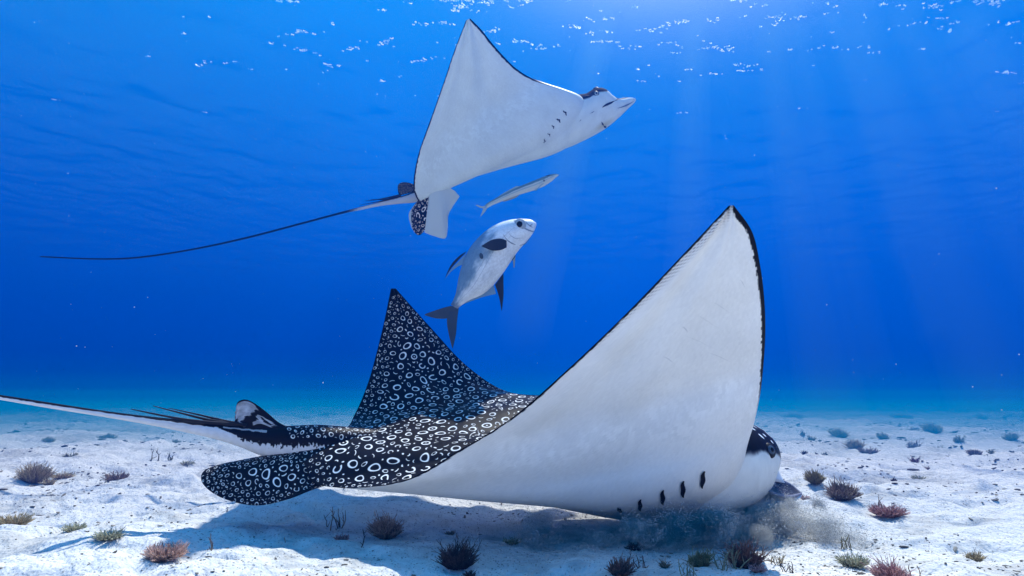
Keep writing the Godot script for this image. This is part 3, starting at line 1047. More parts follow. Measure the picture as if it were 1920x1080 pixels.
# ---------------------------------------------------------------- fish
func make_jack() -> void:
	var fish := thing("jack", "deep bodied silver fish with black fins swimming up between the two rays", "fish", at(925, 500, 3.05))
	var D := 3.05
	var rows := [
		[845, 571, 858, 579, D, 0.012], [850, 562, 866, 572, D, 0.02], [855, 548, 880, 563, D, 0.035], [859, 525, 905, 552, D, 0.058], [866, 498, 925, 535, D, 0.078], [878, 470, 944, 511, D, 0.092],
		[893, 450, 958, 490, D, 0.098], [911, 433, 972, 470, D, 0.098], [932, 420, 987, 453, D, 0.09], [955, 412.5, 996, 442, D, 0.075], [975, 410.5, 1001, 434, D, 0.055], [990, 411, 1004, 427, D, 0.036], [997, 412.5, 1005.5, 421, D, 0.018], [999, 414, 1005, 418, D, 0.006],
	]
	var l := loft_rows(rows, 56, 48, 2.0)
	var im := Image.create(512, 512, false, Image.FORMAT_RGB8)
	var hn := FastNoiseLite.new()
	hn.frequency = 0.015
	hn.fractal_octaves = 4
	for y in 512:
		for x in 512:
			var u := x / 511.0          # round the body from the back
			var v := y / 511.0          # tail to snout
			var a := minf(u, 1.0 - u) * 2.0
			var k := hn.get_noise_2d(x, y)
			var f := hn.get_noise_2d(x * 6.0, y * 6.0)
			var c := Color(0.84, 0.87, 0.88)
			var blue := smoothstep(0.62, 0.30, a + 0.22 * k + smoothstep(0.40, 0.75, v) * 0.6)
			c = c.lerp(Color(0.36, 0.50, 0.60), blue * 0.85)
			c = c.lerp(Color(0.40, 0.46, 0.52), 0.6 * smoothstep(0.12, 0.0, a))
			c = c.lerp(Color(0.36, 0.43, 0.50), 0.7 * smoothstep(0.10, 0.02, v))
			# scales vary in tone by patches
			c *= 1.0 + 0.08 * f + 0.07 * k
			# cheek and gill cover
			var gill := absf(v - 0.745 + 0.05 * cos((a - 0.45) * 4.0))
			c = c.lerp(Color(0.34, 0.42, 0.50), 0.95 * smoothstep(0.016, 0.0, gill) * smoothstep(0.15, 0.25, a))
			var cheek := absf(v - 0.81 + 0.035 * cos((a - 0.5) * 5.0))
			c = c.lerp(Color(0.36, 0.44, 0.52), 0.8 * smoothstep(0.014, 0.0, cheek) * smoothstep(0.3, 0.4, a) * smoothstep(0.8, 0.6, a))
			# the lateral line
			c = c.lerp(Color(0.40, 0.47, 0.55), 0.4 * smoothstep(0.008, 0.0, absf(a - 0.5 - 0.05 * sin(v * 6.0))) * smoothstep(0.7, 0.6, v))
			im.set_pixel(x, y, c)
	var bm := skin(ImageTexture.create_from_image(im), 0.6)
	bm.metallic = 0.15
	var body := MB.new()
	add_loft(body, l)
	var bo := part(body, "body", bm, fish)
	var black := plain_mat(Color(0.016, 0.022, 0.033), 0.5)
	var dusk := plain_mat(Color(0.05, 0.075, 0.10), 0.5)
	var clear := plain_mat(Color(0.17, 0.30, 0.42), 0.5)
	var side := Vector3(0, 0, 1)
	# tail lobes
	var c0 := fin(pixels([[846, 572, D], [850, 577, D], [853, 581, D]]), pixels([[794, 590, D + 0.05], [812, 598, D + 0.03], [842, 600, D]]), 0.012, side, 0.0, 15, 21)
	var lobe := fin(pixels([[858, 580, D], [846, 574, D], [822, 580, D + 0.02], [797, 589, D + 0.05]]), pixels([[850, 592, D], [838, 597, D + 0.01], [818, 597, D + 0.03], [796, 591, D + 0.05]]), 0.012, side)
	fin_part(lobe, "tail_lobe", dusk, fish)
	var lobe2 := fin(pixels([[860, 578, D], [857, 600, D], [855, 625, D], [849, 653, D]]), pixels([[846, 578, D], [838, 598, D], [841, 625, D], [848, 653, D]]), 0.012, side)
	fin_part(lobe2, "tail_lobe", dusk, fish)
	# back fin: a long thin sickle with a dark front edge
	part_fin(pixels([[874, 474, D], [862, 488, D], [846, 505, D], [834, 524, D]]), pixels([[868, 496, D], [858, 500, D], [845, 510, D], [833, 525, D]]), 0.008, "back_fin", clear, fish)
	part_fin(pixels([[875, 471, D], [860, 481, D], [845, 498, D], [833, 525, D]]), pixels([[873, 474, D], [861, 486, D], [846, 503, D], [832.5, 525, D]]), 0.010, "back_fin_edge", black, fish)
	# anal fin
	part_fin(pixels([[944, 512, D], [944, 530, D], [944, 555, D], [941, 582, D]]), pixels([[928, 534, D], [933, 548, D], [937, 563, D], [940, 582, D]]), 0.012, "anal_fin", black, fish)
	part_fin(pixels([[925, 533, D], [910, 547, D], [890, 558, D], [866, 570, D]]), pixels([[930, 551, D], [908, 556, D], [888, 563, D], [867, 571, D]]), 0.006, "anal_fin_web", clear, fish)
	# belly fin
	part_fin(pixels([[966, 478, D - 0.04], [962, 488, D - 0.02]]), pixels([[965, 500, D - 0.02], [963, 503, D - 0.01]]), 0.01, "belly_fin", plain_mat(Color(0.22, 0.30, 0.37)), fish)
	part_fin(pixels([[967, 479, D - 0.07], [960, 488, D - 0.075]]), pixels([[964, 482, D - 0.075], [959, 490, D - 0.078]]), 0.006, "belly_mark", dusk, fish)
	# breast fin: black, pointed to the rear
	part_fin(pixels([[950, 451, D - 0.095], [938, 447.5, D - 0.108], [922, 450, D - 0.118], [903, 461, D - 0.115]]), pixels([[950, 464, D - 0.097], [938, 469, D - 0.108], [922, 469.5, D - 0.118], [903, 462, D - 0.115]]), 0.008, "breast_fin", black, fish, side, 0.002)
	# dark spot on the flank, a dark notch at the gill
	var sp := MB.new()
	sp.ball(at(902.5, 480, D - 0.096), Vector3(0.0105, 0.0175, 0.004), Basis(Vector3(0, 0, 1), 0.3), 16)
	part(sp, "flank_spot", dusk, fish)
	var no := MB.new()
	no.tube(curve(pixels([[939, 434, D - 0.078], [940, 439, D - 0.083], [942, 447, D - 0.09]]), 8), [0.003, 0.005, 0.006, 0.005, 0.006, 0.006, 0.005, 0.003], 8)
	part(no, "gill_notch", dusk, fish)
	var eye := on_loft(l, 974.5, 421)
	make_eye_at(eye[0] - Vector3(0, 0, 0.004), 0.027, bo, (eye[1] + Vector3(0, 0, 1.2)).normalized(), Color(0.30, 0.36, 0.40), Color(0.34, 0.40, 0.43), 1.25)
	var hd := {"bottom": l.p, "down": l.hint, "w": l.w, "h": l.h}
	line_on(hd, [Vector2(1001, 418), Vector2(996, 422), Vector2(993, 424)], 1.1, dusk, bo, "mouth")
	var grey := plain_mat(Color(0.13, 0.18, 0.24), 0.6)
	line_on(hd, [Vector2(944, 440), Vector2(951, 450), Vector2(962, 457), Vector2(976, 459.5), Vector2(987, 455), Vector2(994, 445)], 2.2, grey, bo, "gill_cover")
	line_on(hd, [Vector2(952, 434), Vector2(958, 442), Vector2(967, 447), Vector2(980, 446)], 1.6, plain_mat(Color(0.32, 0.39, 0.45), 0.6), bo, "cheek_crease")
	line_on(hd, [Vector2(938, 447), Vector2(918, 470), Vector2(900, 500), Vector2(880, 530), Vector2(862, 560)], 1.2, plain_mat(Color(0.32, 0.40, 0.46), 0.6), bo, "lateral_line")


func make_remora() -> void:
	var fish := thing("remora", "slim pale remora swimming below the belly of the upper ray", "fish", at(975, 362, 3.9))
	var D := 3.9
	var rows := [
		[909, 385, 914, 390, D, 0.005], [918, 378, 923, 385, D, 0.011], [940, 366, 945, 376, D, 0.020], [965, 353.5, 971, 366, D, 0.026], [990, 343, 997, 358, D, 0.030], [1010, 335, 1018, 350, D, 0.030], [1028, 328.5, 1034, 340, D, 0.028], [1040, 326, 1042, 333, D, 0.02], [1047, 327, 1047.5, 329, D, 0.006],
	]
	var l := loft_rows(rows, 44, 32, 2.0)
	var im := Image.create(128, 256, false, Image.FORMAT_RGB8)
	var hn := FastNoiseLite.new()
	hn.frequency = 0.03
	for y in 256:
		for x in 128:
			var u := x / 127.0
			var v := y / 255.0
			var a := minf(u, 1.0 - u) * 2.0
			var k := hn.get_noise_2d(x * 2.0, y)
			var c := Color(0.74, 0.78, 0.76)
			c = c.lerp(Color(0.42, 0.54, 0.56), smoothstep(0.42, 0.36, a + 0.05 * k))
			c = c.lerp(Color(0.58, 0.58, 0.46), 0.7 * smoothstep(0.12, 0.04, a))
			c = c.lerp(Color(0.50, 0.62, 0.66), 0.6 * smoothstep(0.07, 0.03, absf(a - 0.52 - 0.04 * k)) * smoothstep(0.95, 0.8, v))
			im.set_pixel(x, y, c)
	var body := MB.new()
	add_loft(body, l)
	var bo := part(body, "body", skin(ImageTexture.create_from_image(im), 0.45), fish)
	var pale := plain_mat(Color(0.36, 0.44, 0.45), 0.5)
	part_fin(pixels([[912, 385, D], [904, 387, D], [893, 384, D]]), pixels([[908, 390, D], [902, 390, D], [892, 385, D]]), 0.008, "tail_lobe", pale, fish)
	part_fin(pixels([[914, 388, D], [910, 396, D], [901, 406, D]]), pixels([[906, 390, D], [904, 397, D], [900, 407, D]]), 0.008, "tail_lobe", pale, fish)
	part_fin(pixels([[930, 373, D], [950, 361, D], [975, 349, D]]), pixels([[931, 371, D], [944, 362, D], [968, 349, D]]), 0.006, "back_fin", pale, fish)
	part_fin(pixels([[940, 377, D], [960, 370, D], [975, 364, D]]), pixels([[945, 378, D], [964, 372, D], [972, 367, D]]), 0.006, "anal_fin", plain_mat(Color(0.3, 0.3, 0.24)), fish)
	part_fin(pixels([[1016, 346, D - 0.03], [1020, 343, D - 0.03]]), pixels([[1000, 358, D - 0.045], [1006, 357, D - 0.045]]), 0.004, "breast_fin", plain_mat(Color(0.22, 0.36, 0.42)), fish)
	# the sucker on the crown
	part_fin(pixels([[1014, 335, D], [1028, 329, D], [1045, 326.5, D]]), pixels([[1018, 337, D - 0.027], [1030, 332, D - 0.027], [1045, 327.5, D - 0.01]]), 0.006, "sucker_disc", plain_mat(Color(0.03, 0.04, 0.05)), fish, Vector3(0, 0.8, 0.6), 0.006)
	make_eye(1020, 338.2, D - 0.028, 1.6, bo, Vector3(0, 0, 1))


# ---------------------------------------------------------------- sea bed
func make_seabed() -> void:
	# rings round the camera, finer near it and finer in front
	var ang := PackedFloat32Array()
	var n_front := 640
	for k in n_front:
		ang.append(lerpf(-0.95, 0.95, float(k) / n_front))
	for k in 90:
		ang.append(lerpf(0.95, TAU - 0.95, float(k) / 90.0))
	ang.append(TAU - 0.95)
	var rad := PackedFloat32Array()
	var r := 0.12
	while r < 1.15:
		rad.append(r)
		r *= 1.16
	while r < 5.0:
		rad.append(r)
		r *= 1.0075
	while r < 25.0:
		rad.append(r)
		r *= 1.014
	while r < 150.0:
		rad.append(r)
		r *= 1.06
	var mb := MB.new()
	var w := ang.size()
	var h := rad.size()
	var p := PackedVector3Array()
	var hint := PackedVector3Array()
	var cols := PackedColorArray()
	p.resize(w * h)
	hint.resize(w * h)
	hint.fill(Vector3.UP)
	cols.resize(w * h)
	for j in h:
		for i in w:
			var x := sin(ang[i]) * rad[j]
			var z := -cos(ang[i]) * rad[j]
			p[j * w + i] = Vector3(x, sand_height(x, z), z)
			# grey films of silt and plant litter lie in patches
			var t := n_mid.get_noise_2d(x * 1.7 + 31.0, z * 2.6)
			var f := n_fine.get_noise_2d(x * 3.0, z * 5.0)
			var k := smoothstep(0.05, 0.4, t + 0.5 * f) * 0.4
			k += smoothstep(0.12, 0.5, n_fine.get_noise_2d(x * 6.0 + 19.0, z * 9.0)) * 0.16
			k += smoothstep(0.15, 0.5, n_big.get_noise_2d(x * 2.2 + 77.0, z * 4.0)) * 0.3 * smoothstep(4.0, 9.0, rad[j])
			cols[j * w + i] = Color(0.80, 0.79, 0.765).lerp(Color(0.30, 0.30, 0.29), k)
	mb.grid(p, w, h, hint, false, Color.WHITE, cols)
	var c := mb.vert(Vector3(0, sand_height(0, 0), 0), Vector3.UP, Vector2.ZERO, cols[0])
	for i in w - 1:
		mb.tri(c, i, i + 1)
	var m := StandardMaterial3D.new()
	m.vertex_color_use_as_albedo = true
	m.roughness = 0.95
	m.metallic_specular = 0.2
	# grains: fine pale and dark specks
	var S := 1024
	var b := PackedByteArray()
	b.resize(S * S * 3)
	var g := RandomNumberGenerator.new()
	g.seed = 5
	for k in S * S:
		var v := int(218.0 + 24.0 * (g.randf() + g.randf() - 1.0))
		b[k * 3] = v
		b[k * 3 + 1] = v
		b[k * 3 + 2] = v
	for k in 6000:
		var x := g.randi_range(3, S - 4)
		var y := g.randi_range(3, S - 4)
		var dk := g.randf_range(0.15, 0.6)
		var rr := g.randi_range(0, 2)
		for dy in range(-rr, rr + 1):
			for dx in range(-rr, rr + 1):
				if dx * dx + dy * dy <= rr * rr + 1 and g.randf() < 0.85:
					put(b, S, x + dx, y + dy, Color(dk, dk * 0.95, dk * 0.9), 0.7)
	m.albedo_texture = to_tex(b, S, S)
	m.uv1_triplanar = true
	m.uv1_world_triplanar = true
	m.uv1_scale = Vector3(0.9, 0.9, 0.9)
	var nt := NoiseTexture2D.new()
	nt.width = 1024
	nt.height = 1024
	nt.seamless = true
	var nn := FastNoiseLite.new()
	nn.frequency = 0.03
	nn.fractal_octaves = 5
	nn.fractal_gain = 0.6
	nt.noise = nn
	m.heightmap_enabled = true
	m.heightmap_texture = nt
	m.heightmap_scale = 1.1
	var o := part(mb, "seabed", m, self)
	structure(o, "rippled white sand bottom strewn with litter, running off into the blue", "seabed")

	# litter: shell chips, bits of weed and pebbles, too many to count
	var chip := MB.new()
	chip.ball(Vector3.ZERO, Vector3(1.0, 0.42, 0.66), Basis(), 6)
	var mm := MultiMesh.new()
	mm.transform_format = MultiMesh.TRANSFORM_3D
	mm.use_colors = true
	mm.mesh = chip.mesh()
	var spots := []
	var q := RandomNumberGenerator.new()
	q.seed = 44
	while spots.size() < 12000:
		var rr := 1.3 * pow(20.0, q.randf())
		var a := q.randf_range(-0.9, 0.9)
		var x := sin(a) * rr
		var z := -cos(a) * rr
		if n_mid.get_noise_2d(x * 1.5 + 11.0, z * 1.5) + 0.6 * n_fine.get_noise_2d(x * 2.0, z * 2.0) < q.randf_range(-0.15, 0.45):
			continue
		var size: float = 0.0026 * pow(q.randf_range(0.25, 1.0), 2.2) * rr * (1.7 if q.randf() < 0.1 else 1.0)
		size = clampf(size, 0.0016, 0.06)
		spots.append(Transform3D(Basis(Vector3.UP, q.randf() * TAU).rotated(Vector3.RIGHT, q.randf_range(-0.5, 0.5)).scaled_local(Vector3(size * q.randf_range(0.8, 2.2), size, size)), Vector3(x, sand_height(x, z) + size * 0.2, z)))
	mm.instance_count = spots.size()
	for k in spots.size():
		mm.set_instance_transform(k, spots[k])
		var t := q.randf()
		mm.set_instance_color(k, Color(0.05, 0.045, 0.04).lerp(Color(0.28, 0.25, 0.2), t * t))
	var litter := MultiMeshInstance3D.new()
	litter.name = "litter"
	litter.multimesh = mm
	var lm := plain_mat(Color(1, 1, 1), 0.8, true)
	litter.material_override = lm
	add_child(litter, true)
	litter.set_meta("kind", "stuff")
	litter.set_meta("label", "dark shell chips and weed scraps scattered over the sand")
	litter.set_meta("category", "litter")


# ---------------------------------------------------------------- water surface
func wave(x: float, z: float) -> float:
	return n_wave.get_noise_2d(x, z * 1.3) * 0.075 + n_wave.get_noise_2d(x * 2.7 + 50.0, z * 3.6) * 0.055


func make_surface() -> void:
	var xs := PackedFloat32Array()
	var zs := PackedFloat32Array()
	var x := -150.0
	while x < 150.0:
		xs.append(x)
		x += 0.16 if x > -14.0 and x < 16.0 else clampf(absf(x - 1.0) * 0.12 - 1.2, 0.2, 12.0)
	xs.append(150.0)
	var z := -150.0
	while z < 150.0:
		zs.append(z)
		z += 0.14 if z > -14.0 and z < -3.5 else clampf(absf(z + 12.0) * 0.12 - 0.6, 0.2, 12.0)
	zs.append(150.0)
	var w := xs.size()
	var h := zs.size()
	var p := PackedVector3Array()
	var hint := PackedVector3Array()
	hint.resize(w * h)
	hint.fill(Vector3.UP)
	for j in h:
		for i in w:
			p.append(Vector3(xs[i], SURFACE_Y + wave(xs[i], zs[j]), zs[j]))
	var mb := MB.new()
	mb.grid(p, w, h, hint)
	var m := StandardMaterial3D.new()
	m.transparency = BaseMaterial3D.TRANSPARENCY_ALPHA
	m.albedo_color = Color(0.4, 0.75, 1.0, 0.02)
	m.roughness = 0.03
	m.cull_mode = BaseMaterial3D.CULL_DISABLED
	var o := part(mb, "water_surface", m, self)
	structure(o, "rippled surface of the sea seen from below", "water surface")

	# sun glints, added as small pale translucent facets along the ripples
	var q := RandomNumberGenerator.new()
	q.seed = 71
	var cm := MB.new()
	var nb := FastNoiseLite.new()
	nb.seed = 4
	nb.frequency = 0.16
	var made := 0
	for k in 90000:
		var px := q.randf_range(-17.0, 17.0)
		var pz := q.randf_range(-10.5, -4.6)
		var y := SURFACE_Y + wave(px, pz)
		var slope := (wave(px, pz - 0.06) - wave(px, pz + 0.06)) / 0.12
		# the glint facets crowd under the sun and thin out to either side
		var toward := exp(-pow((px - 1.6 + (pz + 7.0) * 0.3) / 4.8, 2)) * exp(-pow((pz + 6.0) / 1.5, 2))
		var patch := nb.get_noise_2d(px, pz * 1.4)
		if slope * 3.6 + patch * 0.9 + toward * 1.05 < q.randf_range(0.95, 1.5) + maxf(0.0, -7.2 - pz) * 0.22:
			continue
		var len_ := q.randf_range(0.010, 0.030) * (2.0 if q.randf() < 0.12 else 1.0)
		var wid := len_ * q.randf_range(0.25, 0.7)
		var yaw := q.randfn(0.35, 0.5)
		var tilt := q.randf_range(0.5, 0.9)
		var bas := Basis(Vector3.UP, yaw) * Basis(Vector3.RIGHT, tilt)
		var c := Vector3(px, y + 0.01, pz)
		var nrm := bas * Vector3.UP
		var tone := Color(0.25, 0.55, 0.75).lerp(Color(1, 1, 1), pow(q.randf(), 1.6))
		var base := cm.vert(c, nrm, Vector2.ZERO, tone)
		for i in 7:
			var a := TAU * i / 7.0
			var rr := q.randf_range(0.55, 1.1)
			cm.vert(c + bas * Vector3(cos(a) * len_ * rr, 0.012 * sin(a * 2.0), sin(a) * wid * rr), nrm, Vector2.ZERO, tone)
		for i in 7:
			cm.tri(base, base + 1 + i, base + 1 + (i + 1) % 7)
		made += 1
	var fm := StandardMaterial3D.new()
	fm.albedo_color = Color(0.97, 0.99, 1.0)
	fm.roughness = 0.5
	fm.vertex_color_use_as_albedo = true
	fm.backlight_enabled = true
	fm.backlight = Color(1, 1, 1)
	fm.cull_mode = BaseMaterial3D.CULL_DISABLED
	var f := part(cm, "painted_glint", fm, o)
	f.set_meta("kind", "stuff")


# ---------------------------------------------------------------- stirred-up sand
func make_plume() -> void:
	var root := thing("sand_cloud", "cloud of pale sand stirred up under the head and belly of the front ray", "sand cloud", ground_at(1330, 1000))
	var q := RandomNumberGenerator.new()
	q.seed = 19
	# px, py, depth, size x, y, z, density
	var cores := [
		[1440, 955, 2.12, 0.14, 0.20, 0.14, 4.0], [1480, 978, 2.0, 0.18, 0.11, 0.16, 3.0], [1400, 985, 1.95, 0.22, 0.12, 0.18, 3.0], [1330, 990, 1.9, 0.26, 0.13, 0.18, 3.0], [1260, 995, 1.88, 0.26, 0.12, 0.2, 3.0],
		[1490, 958, 2.08, 0.12, 0.10, 0.12, 2.0], [1565, 998, 1.98, 0.22, 0.05, 0.16, 1.2],
		[1190, 1000, 1.9, 0.24, 0.13, 0.2, 2.6], [1110, 1000, 1.92, 0.26, 0.13, 0.22, 2.2], [1030, 1000, 1.95, 0.28, 0.11, 0.24, 1.6], [950, 1002, 1.95, 0.26, 0.08, 0.2, 1.1], [1530, 995, 1.95, 0.24, 0.07, 0.18, 1.6],
	]
	var spots := []
	for c in cores:
		spots.append(c)
		for k in 2:
			var sh := q.randf_range(0.28, 0.5)
			spots.append([c[0] + q.randf_range(-45, 45), c[1] + q.randf_range(-22, 20), c[2] - q.randf_range(0.02, 0.10), c[3] * sh, c[3] * sh * q.randf_range(0.5, 0.9), c[3] * sh, c[6] * q.randf_range(1.5, 2.6)])
	for s in spots:
		var f := FogVolume.new()
		f.name = "sand_puff"
		f.shape = RenderingServer.FOG_VOLUME_SHAPE_ELLIPSOID
		f.size = Vector3(s[3], s[4], s[5])
		var fm := FogMaterial.new()
		fm.density = s[6] * 1.6
		fm.albedo = Color(0.97, 0.965, 0.95)
		f.material = fm
		root.add_child(f, true)
		f.position = at(s[0], s[1], s[2]) - root.position
		f.rotation = Vector3(0, q.randf() * 3.0, q.randf_range(-0.3, 0.3))
	# grains still falling
	var grain := MB.new()
	grain.ball(Vector3.ZERO, Vector3.ONE, Basis(), 4)
	var mm := MultiMesh.new()
	mm.transform_format = MultiMesh.TRANSFORM_3D
	mm.use_colors = true
	mm.mesh = grain.mesh()
	mm.instance_count = 70000
	for k in mm.instance_count:
		var s: Array = spots[q.randi() % spots.size()]
		var p := Vector3.ZERO
		for t in 5:                  # grains gather in curls
			var d := Vector3(q.randfn(0, 0.33), q.randfn(0, 0.32), q.randfn(0, 0.33)) * Vector3(s[3], s[4], s[5]) * 1.15
			p = at(s[0], s[1], s[2]) + d
			if absf(n_mid.get_noise_3d(p.x * 11.0, p.y * 14.0, p.z * 11.0)) < 0.16:
				break
		p.y = maxf(p.y, sand_height(p.x, p.z) + 0.002)
		var sz := 0.00062 * pow(q.randf_range(0.5, 1.6), 2.0)
		mm.set_instance_transform(k, Transform3D(Basis().scaled(Vector3(sz * q.randf_range(0.8, 1.6), sz, sz)), p - root.position))
		mm.set_instance_color(k, Color(0.85, 0.83, 0.79) * q.randf_range(0.4, 0.75))
	var g := MultiMeshInstance3D.new()
	g.name = "sand_grain"
	g.multimesh = mm
	g.material_override = plain_mat(Color(1, 1, 1), 0.9, true)
	g.set_meta("kind", "stuff")
	root.add_child(g, true)


func make_specks() -> void:
	# motes drifting in the water
	var q := RandomNumberGenerator.new()
	q.seed = 303
	var mote := MB.new()
	mote.ball(Vector3.ZERO, Vector3.ONE, Basis(), 5)
	var mm := MultiMesh.new()
	mm.transform_format = MultiMesh.TRANSFORM_3D
	mm.mesh = mote.mesh()
	mm.instance_count = 900
	for k in 900:
		var z := -0.9 - 7.0 * pow(q.randf(), 0.7)
		var p := Vector3(q.randf_range(-1.0, 1.0) * -z * 1.1, q.randf_range(0.1, 4.2), z)
		mm.set_instance_transform(k, Transform3D(Basis().scaled(Vector3.ONE * 0.0016 * q.randf_range(0.4, 1.2) * (1.0 - z * 0.12)), p))
	var o := MultiMeshInstance3D.new()
	o.name = "drifting_mote"
	o.multimesh = mm
	o.material_override = plain_mat(Color(0.6, 0.62, 0.62), 0.8)
	add_child(o, true)
	o.set_meta("kind", "stuff")
	o.set_meta("label", "tiny pale motes drifting in the blue water")
	o.set_meta("category", "motes")


func make_open_water() -> void:
	# beyond the animals the water grows thick and hides the distance
	for s in [[-170.0, -2.5, Color(0.0, 0.325, 0.78)], [-2.49, 7.0, Color(0.0, 0.43, 0.94)], [7.01, 170.0, Color(0.0, 0.38, 0.86)]]:  # side boxes coloured darker to imitate light falling off to left and right
		var f := FogVolume.new()
		f.name = numbered("open_water")
		f.shape = RenderingServer.FOG_VOLUME_SHAPE_BOX
		f.size = Vector3(s[1] - s[0], SURFACE_Y + 0.1, 160)
		var fm := FogMaterial.new()
		fm.density = 0.09
		fm.albedo = s[2]
		f.material = fm
		add_child(f, true)
		f.position = Vector3((s[0] + s[1]) / 2.0, SURFACE_Y / 2.0 - 0.35, -80.0 - 2.35)
		structure(f, "deep blue open water behind the rays", "water")
	# added haze layers over the far bottom stand in for water absorbing red light
	for s in [[0.28, 0.06, -4.0], [0.42, 0.055, -4.6], [0.58, 0.03, -6.0], [0.85, 0.02, -8.0], [1.3, 0.012, -10.0]]:
		var low := FogVolume.new()
		low.name = numbered("bottom_water")
		low.shape = RenderingServer.FOG_VOLUME_SHAPE_BOX
		low.size = Vector3(330, s[0] + 0.3, 160)
		var lm := FogMaterial.new()
		lm.density = s[1]
		lm.albedo = Color(0.0, 0.90, 1.0)
		low.material = lm
		add_child(low, true)
		low.position = Vector3(0, (s[0] - 0.3) / 2.0, -80.0 + s[2])
		structure(low, "added turquoise haze over the far sand", "water")


func make_shafts() -> void:
	var q := RandomNumberGenerator.new()
	q.seed = 8
	# added columns of pale fog imitate sun shafts slanting down from the surface
	for s in [[1440, 40, 7.2, 0.35], [1485, 20, 7.4, 0.22], [1600, 40, 7.2, 0.4], [1690, 30, 7.6, 0.3], [1300, 50, 7.8, 0.4], [1800, 50, 7.6, 0.5], [1130, 40, 8.2, 0.5], [1560, 30, 8.0, 0.2]]:
		var top := at(s[0], s[1], s[2])
		var L := (top.y - 0.3) / SUN.y
		var x := SUN.cross(Vector3.FORWARD).normalized()
		var beam := thing("light_shaft", "pale fog column shaped as a slanting shaft of sunlight", "light shaft", top - SUN * 2.9, "light shafts")
		beam.set_meta("kind", "stuff")
		for w in [1.0, 0.62, 0.3]:
			var f := FogVolume.new()
			f.name = "beam"
			f.shape = RenderingServer.FOG_VOLUME_SHAPE_CYLINDER
			f.size = Vector3(s[3] * w, 5.9 + 0.1 * w, s[3] * 1.7 * w)
			var fm := FogMaterial.new()
			fm.density = 0.05
			fm.albedo = Color(0.66, 0.93, 1.0)
			f.material = fm
			beam.add_child(f, true)
			f.basis = Basis(x, SUN, x.cross(SUN))


# ---------------------------------------------------------------- weed
# one clump: branches from a common foot; colours in linear light
func clump(seed_: int, wide: float, high: float, n: int, thick: float, col: Color, tip: Color, kind: String) -> MB:
	var q := RandomNumberGenerator.new()
	q.seed = seed_
	var mb := MB.new()
	for k in n:
		var a := q.randf() * TAU
		var rr := sqrt(q.randf())
		var foot := Vector3(cos(a) * rr * wide * 0.30, -0.01 * high, sin(a) * rr * wide * 0.24)
		var hump := 0.62 + 0.5 * sin(a * 2.0 + seed_) * sin(a * 3.0 + seed_ * 0.7) + q.randf_range(-0.1, 0.2)
		var lean := rr * q.randf_range(0.4, 1.15)
		if kind == "low": lean = q.randf_range(0.6, 1.6)
		var dir := Vector3(cos(a) * lean, 1.0, sin(a) * lean).normalized()
		var len_ := high * q.randf_range(0.55, 1.08) / maxf(0.45, dir.y * 0.6 + 0.4)
		if kind != "low": len_ *= (1.0 - 0.25 * rr) * lerpf(1.0, clampf(hump, 0.35, 1.15), rr)
		if kind == "bush" and q.randf() < 0.1: len_ *= 1.45
		var reach := Vector2(dir.x, dir.z).length() * len_
		var most := wide * 0.55
		if reach > most * 0.8:
			len_ *= most * 0.8 / reach
		var steps := 4 if kind == "fuzz" else 5
		var pts := []
		var rad := []
		var p := foot
		var d := dir
		for i in steps + 1:
			pts.append(p)
			rad.append(thick * q.randf_range(0.8, 1.2) * (1.0 - 0.55 * i / steps))
			d = (d + Vector3(q.randf_range(-1, 1), q.randf_range(-0.6, 0.5), q.randf_range(-1, 1)) * (0.30 if kind == "fuzz" else 0.36)).normalized()
			p += d * len_ / steps
		var tone := q.randf_range(0.55, 1.35)
		var c0 := col * tone
		var c1 := tip * tone
		c0.a = 1.0
		c1.a = 1.0
		mb.tube(pts, rad, 3 if kind == "fuzz" else 4, c0, c1)
		if kind == "fuzz" or kind == "twig" and q.randf() < 0.3:
			continue
		for b in q.randi_range(1, 3):
			var i := q.randi_range(1, steps - 1)
			var d2 := (d + Vector3(q.randf_range(-1, 1), q.randf_range(-0.2, 0.9), q.randf_range(-1, 1)) * 0.9).normalized()
			var l2 := len_ * q.randf_range(0.14, 0.34)
			var s: Vector3 = pts[i]
			mb.tube([s, s + d2 * l2 * 0.5, s + d2 * l2 + Vector3(0, l2 * 0.12, 0)], [rad[i] * 0.8, rad[i] * 0.6, rad[i] * 0.35], 3, c0.lerp(c1, float(i) / steps), c1)
	return mb


func sticks(seed_: int, wide: float, high: float, n: int, thick: float, col: Color) -> MB:
	var q := RandomNumberGenerator.new()
	q.seed = seed_
	var mb := MB.new()
	for k in n:
		var foot := Vector3(q.randf_range(-0.5, 0.5) * wide * 0.7, -0.02, q.randf_range(-0.3, 0.3) * wide)
		var to := Vector3(foot.x + q.randf_range(-0.5, 0.5) * wide * 0.8, high * q.randf_range(0.5, 1.05), foot.z + q.randf_range(-0.3, 0.3) * wide)
		var pts := []
		var rad := []
		var off := Vector3(q.randf_range(-1, 1), 0, q.randf_range(-1, 1)) * high * 0.2
		for i in 7:
			var t := i / 6.0
			pts.append(foot.lerp(to, t) + off * sin(PI * t) + Vector3(q.randf_range(-1, 1), q.randf_range(-1, 1), q.randf_range(-1, 1)) * thick * 0.8)
			rad.append(thick * (1.0 - 0.5 * t) * q.randf_range(0.8, 1.25))
		mb.tube(pts, rad, 5, col * q.randf_range(0.6, 1.2))
		for b in q.randi_range(1, 3):
			var i := q.randi_range(2, 5)
			var d := Vector3(q.randf_range(-1, 1), q.randf_range(0.1, 1.0), q.randf_range(-0.6, 0.6)).normalized() * high * q.randf_range(0.15, 0.4)
			var s: Vector3 = pts[i]
			mb.tube([s, s + d * 0.6, s + d + Vector3(0, 0.1, 0) * d.length()], [rad[i] * 0.8, rad[i] * 0.6, rad[i] * 0.35], 4, col * q.randf_range(0.6, 1.2))
	return mb


